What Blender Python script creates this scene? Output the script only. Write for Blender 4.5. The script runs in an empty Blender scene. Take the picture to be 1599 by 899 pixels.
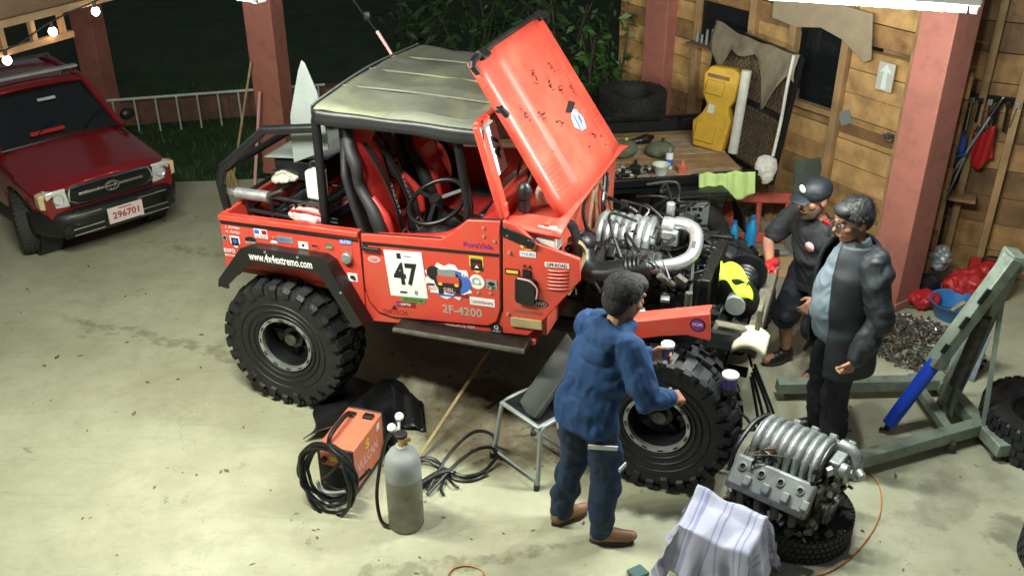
import bpy, bmesh, math, random
from mathutils import Vector, Matrix, noise
random.seed(7)
PI = math.pi; R = math.radians
scn = bpy.context.scene
COL = scn.collection

# ------------------------------------------------------------------ camera, sky, lamps, exposure
cam_d = bpy.data.cameras.new('camera'); cam = bpy.data.objects.new('camera', cam_d); COL.objects.link(cam)
cam.location = (0, 0, 4.0); cam.rotation_euler = (R(90 - 28.6), 0, 0)
cam_d.sensor_width = 36; cam_d.lens = 36 * 1528 / 1599; cam_d.clip_end = 400
scn.camera = cam
w = bpy.data.worlds.new('World'); scn.world = w; w.use_nodes = True
bg = w.node_tree.nodes['Background']; bg.inputs[0].default_value = (.85, .92, 1.0, 1); bg.inputs[1].default_value = .085   # night sky
scn.view_settings.view_transform = 'Standard'; scn.view_settings.look = 'None'
scn.view_settings.exposure = 0.25; scn.view_settings.gamma = 1
TUBES = [((.80, 5.29, 2.925), (2.24, 4.82, 2.925), 345, (.92, 1.0, .93)), ((-2.70, 4.95, 3.155), (-1.02, 4.00, 3.155), 455, (.97, 1.0, .84))]
BULBS = [(-3.531, 6.769, 2.12), (-3.327, 7.112, 2.235), (-3.137, 7.468, 2.298), (-2.908, 7.823, 2.362), (-2.667, 8.153, 2.387)]

# ------------------------------------------------------------------ helpers
def tag(o, label=None, cat=None, group=None, kind=None):
    if label: o['label'] = label
    if cat: o['category'] = cat
    if group: o['group'] = group
    if kind: o['kind'] = kind
    return o
def thing(name, label, cat, loc=(0, 0, 0), rz=0, group=None, scale=1, rot=None):
    o = bpy.data.objects.new(name, None); COL.objects.link(o)
    o.empty_display_size = .1
    o.location = loc; o.rotation_euler = rot if rot else (0, 0, rz); o.scale = (scale,) * 3
    return tag(o, label, cat, group)
def copy_tree(o, parent=None):
    c = o.copy(); COL.objects.link(c); c.parent = parent
    for ch in list(o.children): copy_tree(ch, c)
    return c

def N(nt, t, **k):
    n = nt.nodes.new(t)
    for a, b in k.items(): setattr(n, a, b)
    return n
def mat(name, col, rough=.5, metal=0, var=.18, scale=9, bump=0, bscale=60, dirt=None, damt=.5, dscale=4, coat=0, trans=0, emit=None, es=0, alpha=1):
    m = bpy.data.materials.new(name); m.use_nodes = True
    nt = m.node_tree; b = nt.nodes['Principled BSDF']; L = nt.links.new
    tc = N(nt, 'ShaderNodeTexCoord')
    n1 = N(nt, 'ShaderNodeTexNoise'); n1.inputs['Scale'].default_value = scale; n1.inputs['Detail'].default_value = 6
    L(tc.outputs['Object'], n1.inputs['Vector'])
    cr = N(nt, 'ShaderNodeValToRGB'); cr.color_ramp.elements[0].position = .3; cr.color_ramp.elements[1].position = .72
    c = Vector(col); cr.color_ramp.elements[0].color = (*(c * (1 - var)), 1); cr.color_ramp.elements[1].color = (*[min(1, x * (1 + var)) for x in c], 1)
    L(n1.outputs['Fac'], cr.inputs['Fac']); out = cr.outputs['Color']
    if dirt:
        n2 = N(nt, 'ShaderNodeTexNoise'); n2.inputs['Scale'].default_value = dscale; n2.inputs['Detail'].default_value = 8; n2.inputs['Roughness'].default_value = .65
        L(tc.outputs['Object'], n2.inputs['Vector'])
        r2 = N(nt, 'ShaderNodeMapRange'); r2.inputs[1].default_value = .48; r2.inputs[2].default_value = .72; r2.inputs[4].default_value = damt
        L(n2.outputs['Fac'], r2.inputs[0])
        mx = N(nt, 'ShaderNodeMix', data_type='RGBA'); L(r2.outputs[0], mx.inputs[0]); L(out, mx.inputs[6]); mx.inputs[7].default_value = (*dirt, 1)
        out = mx.outputs[2]
        rr = N(nt, 'ShaderNodeMapRange'); rr.inputs[3].default_value = rough; rr.inputs[4].default_value = min(1, rough + .35); L(r2.outputs[0], rr.inputs[0]); L(rr.outputs[0], b.inputs['Roughness'])
    L(out, b.inputs['Base Color'])
    if not dirt: b.inputs['Roughness'].default_value = rough
    b.inputs['Metallic'].default_value = metal
    b.inputs['Coat Weight'].default_value = coat; b.inputs['Coat Roughness'].default_value = .12
    b.inputs['Transmission Weight'].default_value = trans; b.inputs['Alpha'].default_value = alpha
    if emit: b.inputs['Emission Color'].default_value = (*emit, 1); b.inputs['Emission Strength'].default_value = es
    if bump:
        n3 = N(nt, 'ShaderNodeTexNoise'); n3.inputs['Scale'].default_value = bscale; n3.inputs['Detail'].default_value = 5
        L(tc.outputs['Object'], n3.inputs['Vector'])
        bp = N(nt, 'ShaderNodeBump'); bp.inputs['Strength'].default_value = bump; bp.inputs['Distance'].default_value = .02
        L(n3.outputs['Fac'], bp.inputs['Height']); L(bp.outputs[0], b.inputs['Normal'])
    return m

def smoothpath(pts, k=5, closed=False):
    P = [Vector(p) for p in pts]; n = len(P); out = []
    if n < 3: return P
    for i in range(n if closed else n - 1):
        g = (lambda j: P[j % n]) if closed else (lambda j: P[max(0, min(n - 1, j))])
        a, b, c, d = g(i - 1), g(i), g(i + 1), g(i + 2)
        for s in range(k):
            t = s / k
            out.append(.5 * ((2 * b) + (c - a) * t + (2 * a - 5 * b + 4 * c - d) * t * t + (3 * b - a - 3 * c + d) * t ** 3))
    if not closed: out.append(P[-1])
    return out
def frame(d):
    d = d.normalized(); u = Vector((0, 0, 1)).cross(d)
    if u.length < 1e-3: u = Vector((1, 0, 0)).cross(d)
    u.normalize(); return u, d.cross(u)
def text_mesh(s, bold=.0):
    cu = bpy.data.curves.new('t', 'FONT'); cu.body = s; cu.size = 1; cu.offset = bold; cu.align_x = 'CENTER'; cu.align_y = 'CENTER'; cu.resolution_u = 2
    ob = bpy.data.objects.new('t', cu); me = bpy.data.meshes.new_from_object(ob)
    vs = [v.co.copy() for v in me.vertices]; fs = [tuple(p.vertices) for p in me.polygons]
    bpy.data.objects.remove(ob); bpy.data.curves.remove(cu); bpy.data.meshes.remove(me)
    return vs, fs

class MB:
    def __init__(s): s.v = []; s.f = []; s.m = []; s.M = Matrix()
    def add(s, vs, fs, mi=0):
        o = len(s.v); s.v += [s.M @ Vector(v) for v in vs]
        for f in fs: s.f.append(tuple(i + o for i in f)); s.m.append(mi)
        return s
    def box(s, c, d, rot=None, mi=0):
        x, y, z = d[0] / 2, d[1] / 2, d[2] / 2
        vs = [Vector(p) for p in ((-x, -y, -z), (x, -y, -z), (x, y, -z), (-x, y, -z), (-x, -y, z), (x, -y, z), (x, y, z), (-x, y, z))]
        if rot is not None:
            E = rot if isinstance(rot, Matrix) else Matrix.Rotation(rot[2], 3, 'Z') @ Matrix.Rotation(rot[1], 3, 'Y') @ Matrix.Rotation(rot[0], 3, 'X')
            vs = [E @ v for v in vs]
        return s.add([v + Vector(c) for v in vs], [(3, 2, 1, 0), (4, 5, 6, 7), (0, 1, 5, 4), (1, 2, 6, 5), (2, 3, 7, 6), (3, 0, 4, 7)], mi)
    def bar(s, a, b, wd, ht, mi=0, up=None):
        a, b = Vector(a), Vector(b); d = b - a; u, v = frame(d); L = d.length
        E = Matrix((d.normalized(), u, v)).transposed()
        return s.box((a + b) / 2, (L, wd, ht), E, mi)
    def loft(s, rings, mi=0, caps=True, closed=False):
        n = len(rings[0]); vs = [p for r in rings for p in r]; fs = []; k = len(rings)
        for i in range(k if closed else k - 1):
            for j in range(n):
                a = i * n + j; b = i * n + (j + 1) % n; c = ((i + 1) % k) * n + (j + 1) % n; d = ((i + 1) % k) * n + j
                fs.append((a, b, c, d))
        if caps and not closed: fs.append(tuple(range(n))[::-1]); fs.append(tuple((k - 1) * n + j for j in range(n)))
        return s.add(vs, fs, mi)
    def cyl(s, a, b, r, r2=None, n=12, mi=0, caps=True):
        a, b = Vector(a), Vector(b); r2 = r if r2 is None else r2; u, v = frame(b - a)
        return s.loft([[c + (u * math.cos(2 * PI * j / n) + v * math.sin(2 * PI * j / n)) * q for j in range(n)] for c, q in ((a, r), (b, r2))], mi, caps)
    def tube(s, pts, r, n=7, mi=0, k=5, closed=False):
        P = smoothpath(pts, k, closed); m = len(P); rings = []; u = None
        for i, p in enumerate(P):
            d = (P[(i + 1) % m] - P[i - 1]) if closed else (P[min(m - 1, i + 1)] - P[max(0, i - 1)])
            if d.length < 1e-9: d = Vector((1, 0, 0))
            d.normalize()
            if u is None: u, v = frame(d)
            else:
                u = (u - d * u.dot(d)).normalized(); v = d.cross(u)
            q = r
            if isinstance(r, (list, tuple)): ft = i / max(1, m - 1) * (len(r) - 1); k0 = min(len(r) - 2, int(ft)); q = r[k0] + (r[k0 + 1] - r[k0]) * (ft - k0)
            rings.append([p + (u * math.cos(2 * PI * j / n) + v * math.sin(2 * PI * j / n)) * q for j in range(n)])
        return s.loft(rings, mi, not closed, closed)
    def lathe(s, prof, c=(0, 0, 0), ax=(0, 0, 1), n=24, mi=0, close=False, caps=True):
        ax = Vector(ax).normalized(); u, v = frame(ax); c = Vector(c)
        rings = [[c + ax * h + (u * math.cos(2 * PI * j / n) + v * math.sin(2 * PI * j / n)) * max(r, 1e-4) for j in range(n)] for r, h in prof]
        return s.loft(rings, mi, caps and not close, close)
    def prism(s, poly, y0, y1, mi=0, f=None):
        f = f or (lambda x, z, y: (x, y, z))
        n = len(poly); vs = [f(x, z, y0) for x, z in poly] + [f(x, z, y1) for x, z in poly]
        fs = [tuple(range(n)), tuple(range(2 * n - 1, n - 1, -1))] + [(i, i + n, (i + 1) % n + n, (i + 1) % n) for i in range(n)]
        return s.add(vs, fs, mi)
    def sph(s, c, r, n=12, mi=0, rot=None, k=None):
        rx, ry, rz = (r, r, r) if not isinstance(r, (tuple, list)) else r; c = Vector(c); k = k or n // 2; rings = []
        vs = []; fs = []
        for i in range(1, k):
            t = PI * i / k
            for j in range(n):
                p = Vector((rx * math.sin(t) * math.cos(2 * PI * j / n), ry * math.sin(t) * math.sin(2 * PI * j / n), rz * math.cos(t)))
                vs.append(p)
        vs.append(Vector((0, 0, rz))); vs.append(Vector((0, 0, -rz))); T = len(vs) - 2; B = T + 1
        if rot is not None: vs = [rot @ p for p in vs]
        for i in range(k - 2):
            for j in range(n): fs.append((i * n + j, (i + 1) * n + j, (i + 1) * n + (j + 1) % n, i * n + (j + 1) % n))
        for j in range(n): fs.append((T, j, (j + 1) % n)); fs.append((B, (k - 2) * n + (j + 1) % n, (k - 2) * n + j))
        return s.add([p + c for p in vs], fs, mi)
    def cap(s, a, b, r0, r1, n=12, mi=0):     # tapered capsule, closed shells
        s.sph(a, r0, n, mi); s.sph(b, r1, n, mi)
        a, b = Vector(a), Vector(b)
        if (b - a).length > 1e-4: s.cyl(a, b, r0, r1, n, mi)
        return s
    def chain(s, pts, n=12, mi=0):
        for (p, r), (q, t) in zip(pts, pts[1:]): s.cap(p, q, r, t, n, mi)
        return s
    def ell(s, pts, n=16, mi=0):               # closed loft of ellipses: (centre, half width y, half depth x)
        rings = [[Vector(c) + Vector((rx * math.cos(2 * PI * j / n), ry * math.sin(2 * PI * j / n), 0)) for j in range(n)] for c, ry, rx in pts]
        return s.loft(rings, mi)
    def grid(s, fn, nu, nv, mi=0):
        vs = [fn(i / nu, j / nv) for j in range(nv + 1) for i in range(nu + 1)]
        fs = [(j * (nu + 1) + i, j * (nu + 1) + i + 1, (j + 1) * (nu + 1) + i + 1, (j + 1) * (nu + 1) + i) for j in range(nv) for i in range(nu)]
        return s.add(vs, fs, mi)
    def text(s, t, o, xd, yd, wd, ht, mi=0, bold=.012):   # fits the text in wd x ht
        vs, fs = text_mesh(t, bold)
        if not vs: return s
        x0 = min(v.x for v in vs); x1 = max(v.x for v in vs); y0 = min(v.y for v in vs); y1 = max(v.y for v in vs)
        o, xd, yd = Vector(o), Vector(xd), Vector(yd)
        return s.add([o + xd * ((v.x - x0) / (x1 - x0) - .5) * wd + yd * ((v.y - y0) / (y1 - y0) - .5) * ht for v in vs], fs, mi)
    def build(s, name, mats, parent=None, smooth=40, bevel=0, solid=0, sub=0, mods=(), seg=2, soff=0):
        me = bpy.data.meshes.new(name); me.from_pydata([tuple(v) for v in s.v], [], s.f)
        if not isinstance(mats, (list, tuple)): mats = [mats]
        for m in mats: me.materials.append(m)
        me.polygons.foreach_set('material_index', s.m)
        bm = bmesh.new(); bm.from_mesh(me); bmesh.ops.recalc_face_normals(bm, faces=bm.faces); bm.to_mesh(me); bm.free()
        if smooth:
            me.polygons.foreach_set('use_smooth', [True] * len(me.polygons))
            if smooth < 180: me.set_sharp_from_angle(angle=R(smooth))
        me.update()
        o = bpy.data.objects.new(name, me); COL.objects.link(o)
        if parent is not None: o.parent = parent
        if solid: md = o.modifiers.new('solid', 'SOLIDIFY'); md.thickness = solid; md.offset = soff
        if bevel: md = o.modifiers.new('bevel', 'BEVEL'); md.width = bevel; md.segments = seg; md.limit_method = 'ANGLE'; md.angle_limit = R(35)
        if sub: md = o.modifiers.new('sub', 'SUBSURF'); md.levels = sub; md.render_levels = sub
        return o
def remesh(o, voxel, smooth=3, disp=0, dscale=.12, axis='NORMAL'):
    m = o.modifiers.new('remesh', 'REMESH'); m.mode = 'VOXEL'; m.voxel_size = voxel; m.use_smooth_shade = True
    if smooth: q = o.modifiers.new('smooth', 'SMOOTH'); q.iterations = smooth; q.factor = .5
    if disp:
        if dscale > .1: t = bpy.data.textures.new('folds', 'WOOD'); t.wood_type = 'BANDNOISE'; t.noise_basis_2 = 'SIN'; t.noise_scale = .22; t.turbulence = 9
        else: t = bpy.data.textures.new('folds', 'CLOUDS'); t.noise_scale = dscale; t.noise_depth = 2
        d = o.modifiers.new('folds', 'DISPLACE'); d.texture = t; d.strength = disp * (.36 if dscale > .1 else 1); d.mid_level = .5; d.texture_coords = 'LOCAL'
        if dscale > .1:
            t2 = bpy.data.textures.new('creases', 'WOOD'); t2.wood_type = 'BANDNOISE'; t2.noise_basis_2 = 'TRI'; t2.noise_scale = .11; t2.turbulence = 14
            e = o.modifiers.new('creases', 'DISPLACE'); e.texture = t2; e.strength = .007; e.mid_level = .5; e.texture_coords = 'LOCAL'
    return o
def rrect(x0, z0, x1, z1, r, n=4):
    out = []
    for cx, cz, a in ((x1 - r, z1 - r, 0), (x0 + r, z1 - r, 90), (x0 + r, z0 + r, 180), (x1 - r, z0 + r, 270)):
        for i in range(n + 1): t = R(a + 90 * i / n); out.append((cx + r * math.cos(t), cz + r * math.sin(t)))
    return out
def circ(cx, cz, r, n=16, rz=None): return [(cx + r * math.cos(2 * PI * i / n), cz + (rz or r) * math.sin(2 * PI * i / n)) for i in range(n)]
def rnd(a, b): return random.uniform(a, b)

# ------------------------------------------------------------------ materials
M = {}
M['red'] = mat('orange_red_paint', (.60, .058, .036), .42, var=.10, scale=3, coat=.15, dirt=(.30, .13, .08), damt=.4, dscale=4, bump=.05, bscale=5)
M['redmatte'] = mat('red_primer', (.50, .08, .045), .6, var=.15, dirt=(.12, .06, .04))
M['pickup'] = mat('dark_red_metallic', (.25, .009, .013), .2, metal=.25, var=.05, coat=.8)
M['black'] = mat('black_plastic', (.009, .0095, .011), .42, var=.25, bump=.05)
M['blackmetal'] = mat('black_painted_steel', (.011, .012, .014), .33, metal=.2, var=.2)
M['rubber'] = mat('tyre_rubber', (.010, .012, .014), .55, var=.3, bump=.12, bscale=40, dirt=(.040, .037, .028), damt=.45, dscale=7)
M['oldrubber'] = mat('worn_tyre_rubber', (.022, .022, .02), .7, var=.3, bump=.15, bscale=50, dirt=(.06, .054, .042), damt=.5)
M['hose'] = mat('black_rubber_hose', (.009, .010, .011), .35, var=.2)
M['alu'] = mat('cast_aluminium', (.40, .42, .42), .45, metal=.65, var=.3, scale=14, bump=.15, dirt=(.16, .15, .13), damt=.35, dscale=10)
M['dullalu'] = mat('dull_aluminium', (.27, .29, .28), .5, metal=.5, var=.15, bump=.08, dirt=(.12, .115, .10), damt=.5, dscale=10)
M['polish'] = mat('polished_aluminium', (.58, .60, .62), .36, metal=.8, var=.05)
M['chrome'] = mat('chrome', (.75, .76, .78), .12, metal=1, var=.04)
M['iron'] = mat('dirty_cast_iron', (.09, .085, .075), .6, metal=.4, var=.4, scale=20, bump=.2, dirt=(.16, .12, .08), damt=.6, dscale=9)
M['greasy'] = mat('greasy_dark_metal', (.022, .021, .020), .4, metal=.5, var=.4, scale=25, bump=.15, dirt=(.10, .08, .055), damt=.5)
M['rust'] = mat('rusty_steel', (.17, .10, .055), .75, metal=.2, var=.4, scale=15, bump=.2, dirt=(.24, .19, .12), damt=.6)
M['white'] = mat('white_plastic', (.75, .75, .74), .4, var=.04)
M['sticker'] = mat('white_vinyl', (.78, .78, .80), .45, var=.03)
M['ink'] = mat('black_ink', (.012, .012, .014), .5, var=.1)
M['silver_ink'] = mat('silver_vinyl', (.45, .44, .40), .4, metal=.3, var=.1)
M['yellow'] = mat('yellow_vinyl', (.75, .55, .05), .5, var=.06)
M['blueink'] = mat('blue_vinyl', (.05, .13, .50), .45, var=.08)
M['purple'] = mat('purple_vinyl', (.20, .02, .22), .45, var=.08)
M['green'] = mat('green_vinyl', (.10, .28, .07), .5, var=.08)
M['redink'] = mat('dark_red_vinyl', (.30, .01, .015), .45, var=.08)
M['pink'] = mat('pink_vinyl', (.75, .42, .42), .45, var=.08)
M['canvas'] = mat('olive_black_canvas', (.16, .17, .135), .8, var=.25, scale=3, bump=.12, bscale=25, dirt=(.34, .34, .16), damt=.8, dscale=1.7)
M['leather'] = mat('red_leatherette', (.56, .038, .032), .35, var=.12)
M['blackcloth'] = mat('black_seat_cloth', (.02, .02, .023), .6, var=.2)
M['glass'] = mat('windscreen_glass', (.7, .75, .75), .03, var=.02, trans=.95, alpha=.35)
M['darkglass'] = mat('tinted_glass', (.012, .015, .017), .06, var=.1)
M['pillar'] = mat('terracotta_paint', (.38, .14, .105), .6, var=.07, scale=3, dirt=(.20, .085, .065), damt=.55, dscale=9)
M['wood'] = mat('orange_pine_board', (.38, .215, .08), .6, var=.3, scale=5, dirt=(.12, .055, .02), damt=.7, dscale=3, bump=.08)
M['wood2'] = mat('brown_board', (.19, .10, .042), .65, var=.3, scale=5, dirt=(.07, .035, .015), damt=.6, dscale=3, bump=.08)
M['stud'] = mat('pale_timber', (.36, .22, .10), .65, var=.25, scale=6, dirt=(.16, .09, .04), damt=.5)
M['decking'] = mat('weathered_decking', (.42, .29, .18), .75, var=.3, scale=7, dirt=(.14, .10, .06), damt=.6, bump=.1)
M['grey'] = mat('grey_sheet_metal', (.30, .335, .33), .4, metal=.35, var=.08, dirt=(.20, .22, .21), damt=.4, dscale=6)
M['hoist'] = mat('pale_green_steel', (.25, .31, .25), .45, metal=.2, var=.12, dirt=(.13, .12, .09), damt=.75, dscale=11)
M['blue'] = mat('blue_grip_paint', (.015, .07, .62), .4, var=.08)
M['skin'] = mat('skin_tan', (.36, .175, .105), .5, var=.1, scale=14)
M['skin2'] = mat('skin_brown', (.28, .13, .078), .5, var=.1, scale=14)
M['hair'] = mat('black_hair', (.011, .010, .010), .72, var=.45, scale=70, bump=.25, bscale=260)
M['beard'] = mat('dark_beard', (.03, .018, .012), .7, var=.4, scale=60, bump=.5, bscale=150)
M['navy'] = mat('navy_jacket', (.008, .042, .13), .85, var=.15, bump=.08, bscale=30)
M['navy2'] = mat('navy_trousers', (.006, .022, .060), .75, var=.18, bump=.1, bscale=60)
M['jacket'] = mat('black_jacket', (.010, .014, .018), .58, var=.25, bump=.05, bscale=40)
M['shirt'] = mat('grey_blue_shirt', (.125, .165, .20), .8, var=.12, bump=.05)
M['tee'] = mat('black_tshirt', (.012, .014, .016), .8, var=.2)
M['darktrouser'] = mat('black_trousers', (.010, .012, .018), .75, var=.2)
M['boot'] = mat('tan_boot_leather', (.24, .125, .06), .6, var=.2)
M['sole'] = mat('dark_sole', (.05, .03, .022), .7)
M['reflect'] = mat('reflective_tape', (.7, .72, .78), .4, var=.05)
M['cupblue'] = mat('purple_blue_plastic', (.05, .04, .22), .4)
M['hivis'] = mat('fluorescent_yellow_cloth', (.55, .85, .03), .75, var=.12, bump=.1)
M['hivis2'] = mat('pale_lime_mesh', (.55, .72, .25), .8, var=.1, bump=.08)
M['rag'] = mat('off_white_rag', (.62, .60, .52), .9, var=.12, bump=.15)
M['orange'] = mat('orange_enamel', (.60, .17, .095), .45, var=.06, dirt=(.45, .14, .07), damt=.3)
M['headlamp'] = mat('headlamp_reflector', (.88, .90, .90), .15, metal=.3, var=.05)
M['cylgrey'] = mat('light_grey_enamel', (.36, .38, .39), .45, var=.08, dirt=(.25, .26, .25), damt=.4)
M['cylbare'] = mat('scuffed_grey_steel', (.26, .255, .22), .55, metal=.2, var=.2, dirt=(.15, .14, .11), damt=.5, dscale=12)
M['brass'] = mat('brass', (.55, .36, .13), .35, metal=.9)
M['jerry'] = mat('yellow_plastic', (.58, .34, .03), .5, var=.12, dirt=(.40, .20, .03), damt=.5)
M['tarp'] = mat('taupe_cloth', (.23, .19, .13), .9, var=.25, bump=.1, dirt=(.17, .14, .10), damt=.5)
M['bluebottle'] = mat('blue_plastic', (.02, .27, .55), .35, var=.08)
M['basin'] = mat('blue_basin_plastic', (.03, .17, .42), .4, var=.08)
M['redplastic'] = mat('red_plastic', (.42, .02, .02), .4, var=.15)
M['olive'] = mat('olive_canvas_bag', (.12, .13, .075), .8, var=.2, bump=.1)
M['cardboard'] = mat('cardboard', (.55, .38, .18), .8, var=.1)
M['cream'] = mat('cream_paper', (.68, .64, .45), .85, var=.08)
M['stick'] = mat('dry_stick', (.38, .29, .14), .8, var=.2)
M['cable'] = mat('orange_cable', (.60, .22, .05), .5)
M['rail'] = mat('galvanised_rail', (.55, .56, .50), .5, metal=.1, var=.1)
M['bark'] = mat('bark', (.08, .06, .04), .9, var=.3)
M['leaf'] = mat('dark_leaf', (.024, .06, .012), .55, var=.4, scale=4)
M['bulb'] = mat('lit_bulb', (1, .9, .8), .3, emit=(1.0, .78, .58), es=28)
M['tube'] = mat('lit_fluorescent_tube', (1, 1, 1), .3, emit=(.93, .97, 1.0), es=14)
# ------------------------------------------------------------------ lamps seen in the photograph
def tube_lamp(a, b, power, col, label):
    a, b = Vector(a), Vector(b); d = (b - a).normalized(); L = (b - a).length
    t = thing('fluorescent_lamp', label, 'lamp', (a + b) / 2, math.atan2(d.y, d.x), 'fluorescent tubes under the beam')
    MB().box((0, 0, .035), (L + .06, .09, .05)).build('housing', M['white'], t, bevel=.006)
    MB().cyl((-L / 2 + .03, 0, -.012), (L / 2 - .03, 0, -.012), .02, n=12).build('tube', M['tube'], t)
    for s in (-1, 1): MB().box((s * (L / 2 + .005), 0, -.005), (.035, .055, .05)).build('end_cap', M['white'], t, bevel=.005)
    for k in range(5):                                                       # the tube shines all round its length
        ld = bpy.data.lights.new('tube_light', 'POINT'); ld.energy = power / 5; ld.color = col; ld.shadow_soft_size = .05
        lo = bpy.data.objects.new('tube_light', ld); COL.objects.link(lo); lo.parent = t; lo.location = (L * (k - 2) * .2, 0, -.095)
for (a, b, p, c), lab in zip(TUBES, ('lit white fluorescent tube at the upper right before the shed wall', 'lit white fluorescent tube at the top edge above the left pillar')):
    tube_lamp(a, b, p, c, lab)
bm_ = MB(); bm_.bar((-.2, 5.72, 3.12), (3.6, 4.42, 3.12), .18, .25)
tag(bm_.build('roof_beam', M['pillar'], bevel=.006), 'terracotta roof beam above the bright tube at the upper right corner', 'beam')
tag(MB().bar((-3.0, 5.12, 3.33), (-.8, 3.87, 3.33), .16, .22).build('roof_beam', M['pillar'], bevel=.006), 'terracotta roof beam above the tube over the left pillar', 'beam')
for i, p in enumerate(BULBS):
    t = thing('string_bulb', ['small lit bulb at the left edge below the timber screen', 'small lit bulb on the ladder-like end of the timber screen', 'small lit bulb beside the dark far post top', 'small lit bulb second from the right on the string', 'small lit bulb rightmost on the string'][i], 'bulb', p, 0, 'bulbs on the string of lights')
    MB().sph((0, 0, 0), (.03, .03, .034), 12).build('globe', M['bulb'], t)
    MB().cyl((0, 0, .03), (0, 0, .07), .014, n=8).build('socket', M['black'], t)
    ld = bpy.data.lights.new('bulb_light', 'POINT'); ld.energy = .16; ld.color = (1, .72, .45); ld.shadow_soft_size = .035
    lo = bpy.data.objects.new('bulb_light', ld); COL.objects.link(lo); lo.parent = t; lo.location = (0, 0, -.045)
w_ = MB(); w_.tube([(-3.8, 6.2, 2.25)] + [(x, y, z + .07) for x, y, z in BULBS] + [(-2.4, 8.6, 2.5)], .006, 5)
tag(w_.build('string_wire', M['black']), 'black wire of the string lights along the timber screen', 'wire')

# ------------------------------------------------------------------ ground
fl = bpy.data.materials.new('concrete_floor'); fl.use_nodes = True
nt = fl.node_tree; B = nt.nodes['Principled BSDF']; LK = nt.links.new; tc = N(nt, 'ShaderNodeTexCoord')
def noi(sc, det=6, ro=.6):
    n = N(nt, 'ShaderNodeTexNoise'); n.inputs['Scale'].default_value = sc; n.inputs['Detail'].default_value = det; n.inputs['Roughness'].default_value = ro; LK(tc.outputs['Object'], n.inputs['Vector']); return n
def mr(sock, a, b, c=0, d=1):
    r = N(nt, 'ShaderNodeMapRange'); r.inputs[1].default_value = a; r.inputs[2].default_value = b; r.inputs[3].default_value = c; r.inputs[4].default_value = d; LK(sock, r.inputs[0]); return r.outputs[0]
def mixc(f, a, b):
    x = N(nt, 'ShaderNodeMix', data_type='RGBA')
    if isinstance(f, float): x.inputs[0].default_value = f
    else: LK(f, x.inputs[0])
    for i, v in ((6, a), (7, b)):
        if isinstance(v, tuple): x.inputs[i].default_value = (*v, 1)
        else: LK(v, x.inputs[i])
    return x.outputs[2]
def mul(a, b):
    n = N(nt, 'ShaderNodeMath', operation='MULTIPLY'); LK(a, n.inputs[0]); LK(b, n.inputs[1]); return n.outputs[0]
c = mixc(mr(noi(.9).outputs['Fac'], .35, .68), (.37, .368, .25), (.52, .518, .375))
c = mixc(mr(noi(6, 8, .7).outputs['Fac'], .45, .75, 0, .55), c, (.29, .29, .19))
c = mixc(mr(noi(2.3, 8, .7).outputs['Fac'], .60, .74, 0, .55), c, (.23, .225, .16))
c = mixc(mr(noi(3.1, 9, .75).outputs['Fac'], .635, .66, 0, .6), c, (.19, .18, .115))
c = mixc(mr(noi(16, 4, .6).outputs['Fac'], .66, .74, 0, .35), c, (.17, .16, .11))
def spot(x, y, rx, ry, rot=0):
    mp = N(nt, 'ShaderNodeMapping', vector_type='TEXTURE'); mp.inputs['Location'].default_value = (x, y, 0); mp.inputs['Scale'].default_value = (rx, ry, 1); mp.inputs['Rotation'].default_value = (0, 0, rot)
    nz = noi(3.2, 8, .7); ad = N(nt, 'ShaderNodeVectorMath', operation='MULTIPLY_ADD'); LK(nz.outputs['Color'], ad.inputs[0]); ad.inputs[1].default_value = (.55, .55, 0); LK(tc.outputs['Object'], ad.inputs[2])
    su = N(nt, 'ShaderNodeVectorMath', operation='SUBTRACT'); LK(ad.outputs[0], su.inputs[0]); su.inputs[1].default_value = (.27, .27, 0)
    LK(su.outputs[0], mp.inputs['Vector']); ln = N(nt, 'ShaderNodeVectorMath', operation='LENGTH'); LK(mp.outputs[0], ln.inputs[0]); return mr(ln.outputs['Value'], 1.0, .75)
def streak(sx, sy, rot, lo, hi, amt, col):
    global c
    mp = N(nt, 'ShaderNodeMapping'); mp.inputs['Scale'].default_value = (sx, sy, 1); mp.inputs['Rotation'].default_value = (0, 0, rot); LK(tc.outputs['Object'], mp.inputs['Vector'])
    n = N(nt, 'ShaderNodeTexNoise'); n.inputs['Scale'].default_value = 1; n.inputs['Detail'].default_value = 9; n.inputs['Roughness'].default_value = .7; LK(mp.outputs[0], n.inputs['Vector']); c = mixc(mr(n.outputs['Fac'], lo, hi, 0, amt), c, col)
streak(1.1, 9, .9, .56, .70, .35, (.24, .235, .155)); streak(.8, 14, -.35, .58, .72, .35, (.26, .255, .17)); streak(60, 60, 0, .58, .75, .40, (.22, .21, .14))
vo = N(nt, 'ShaderNodeTexVoronoi', feature='DISTANCE_TO_EDGE'); vo.inputs['Scale'].default_value = .33; wn_ = N(nt, 'ShaderNodeVectorMath', operation='MULTIPLY_ADD'); LK(noi(1.5, 8, .65).outputs['Color'], wn_.inputs[0]); wn_.inputs[1].default_value = (.9, .9, 0); LK(tc.outputs['Object'], wn_.inputs[2]); LK(wn_.outputs[0], vo.inputs['Vector'])
c = mixc(mul(mr(vo.outputs['Distance'], .0016, .0004, 0, .35), mr(noi(.7).outputs['Fac'], .54, .6)), c, (.16, .15, .10))
v2 = N(nt, 'ShaderNodeTexVoronoi'); v2.inputs['Scale'].default_value = 2.6; LK(wn_.outputs[0], v2.inputs['Vector']); c = mixc(mul(mr(v2.outputs['Distance'], .075, .05, 0, .5), mr(noi(1.3).outputs['Fac'], .48, .56)), c, (.14, .135, .095))
streak(220, 220, .5, .60, .70, .35, (.20, .195, .13))
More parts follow.
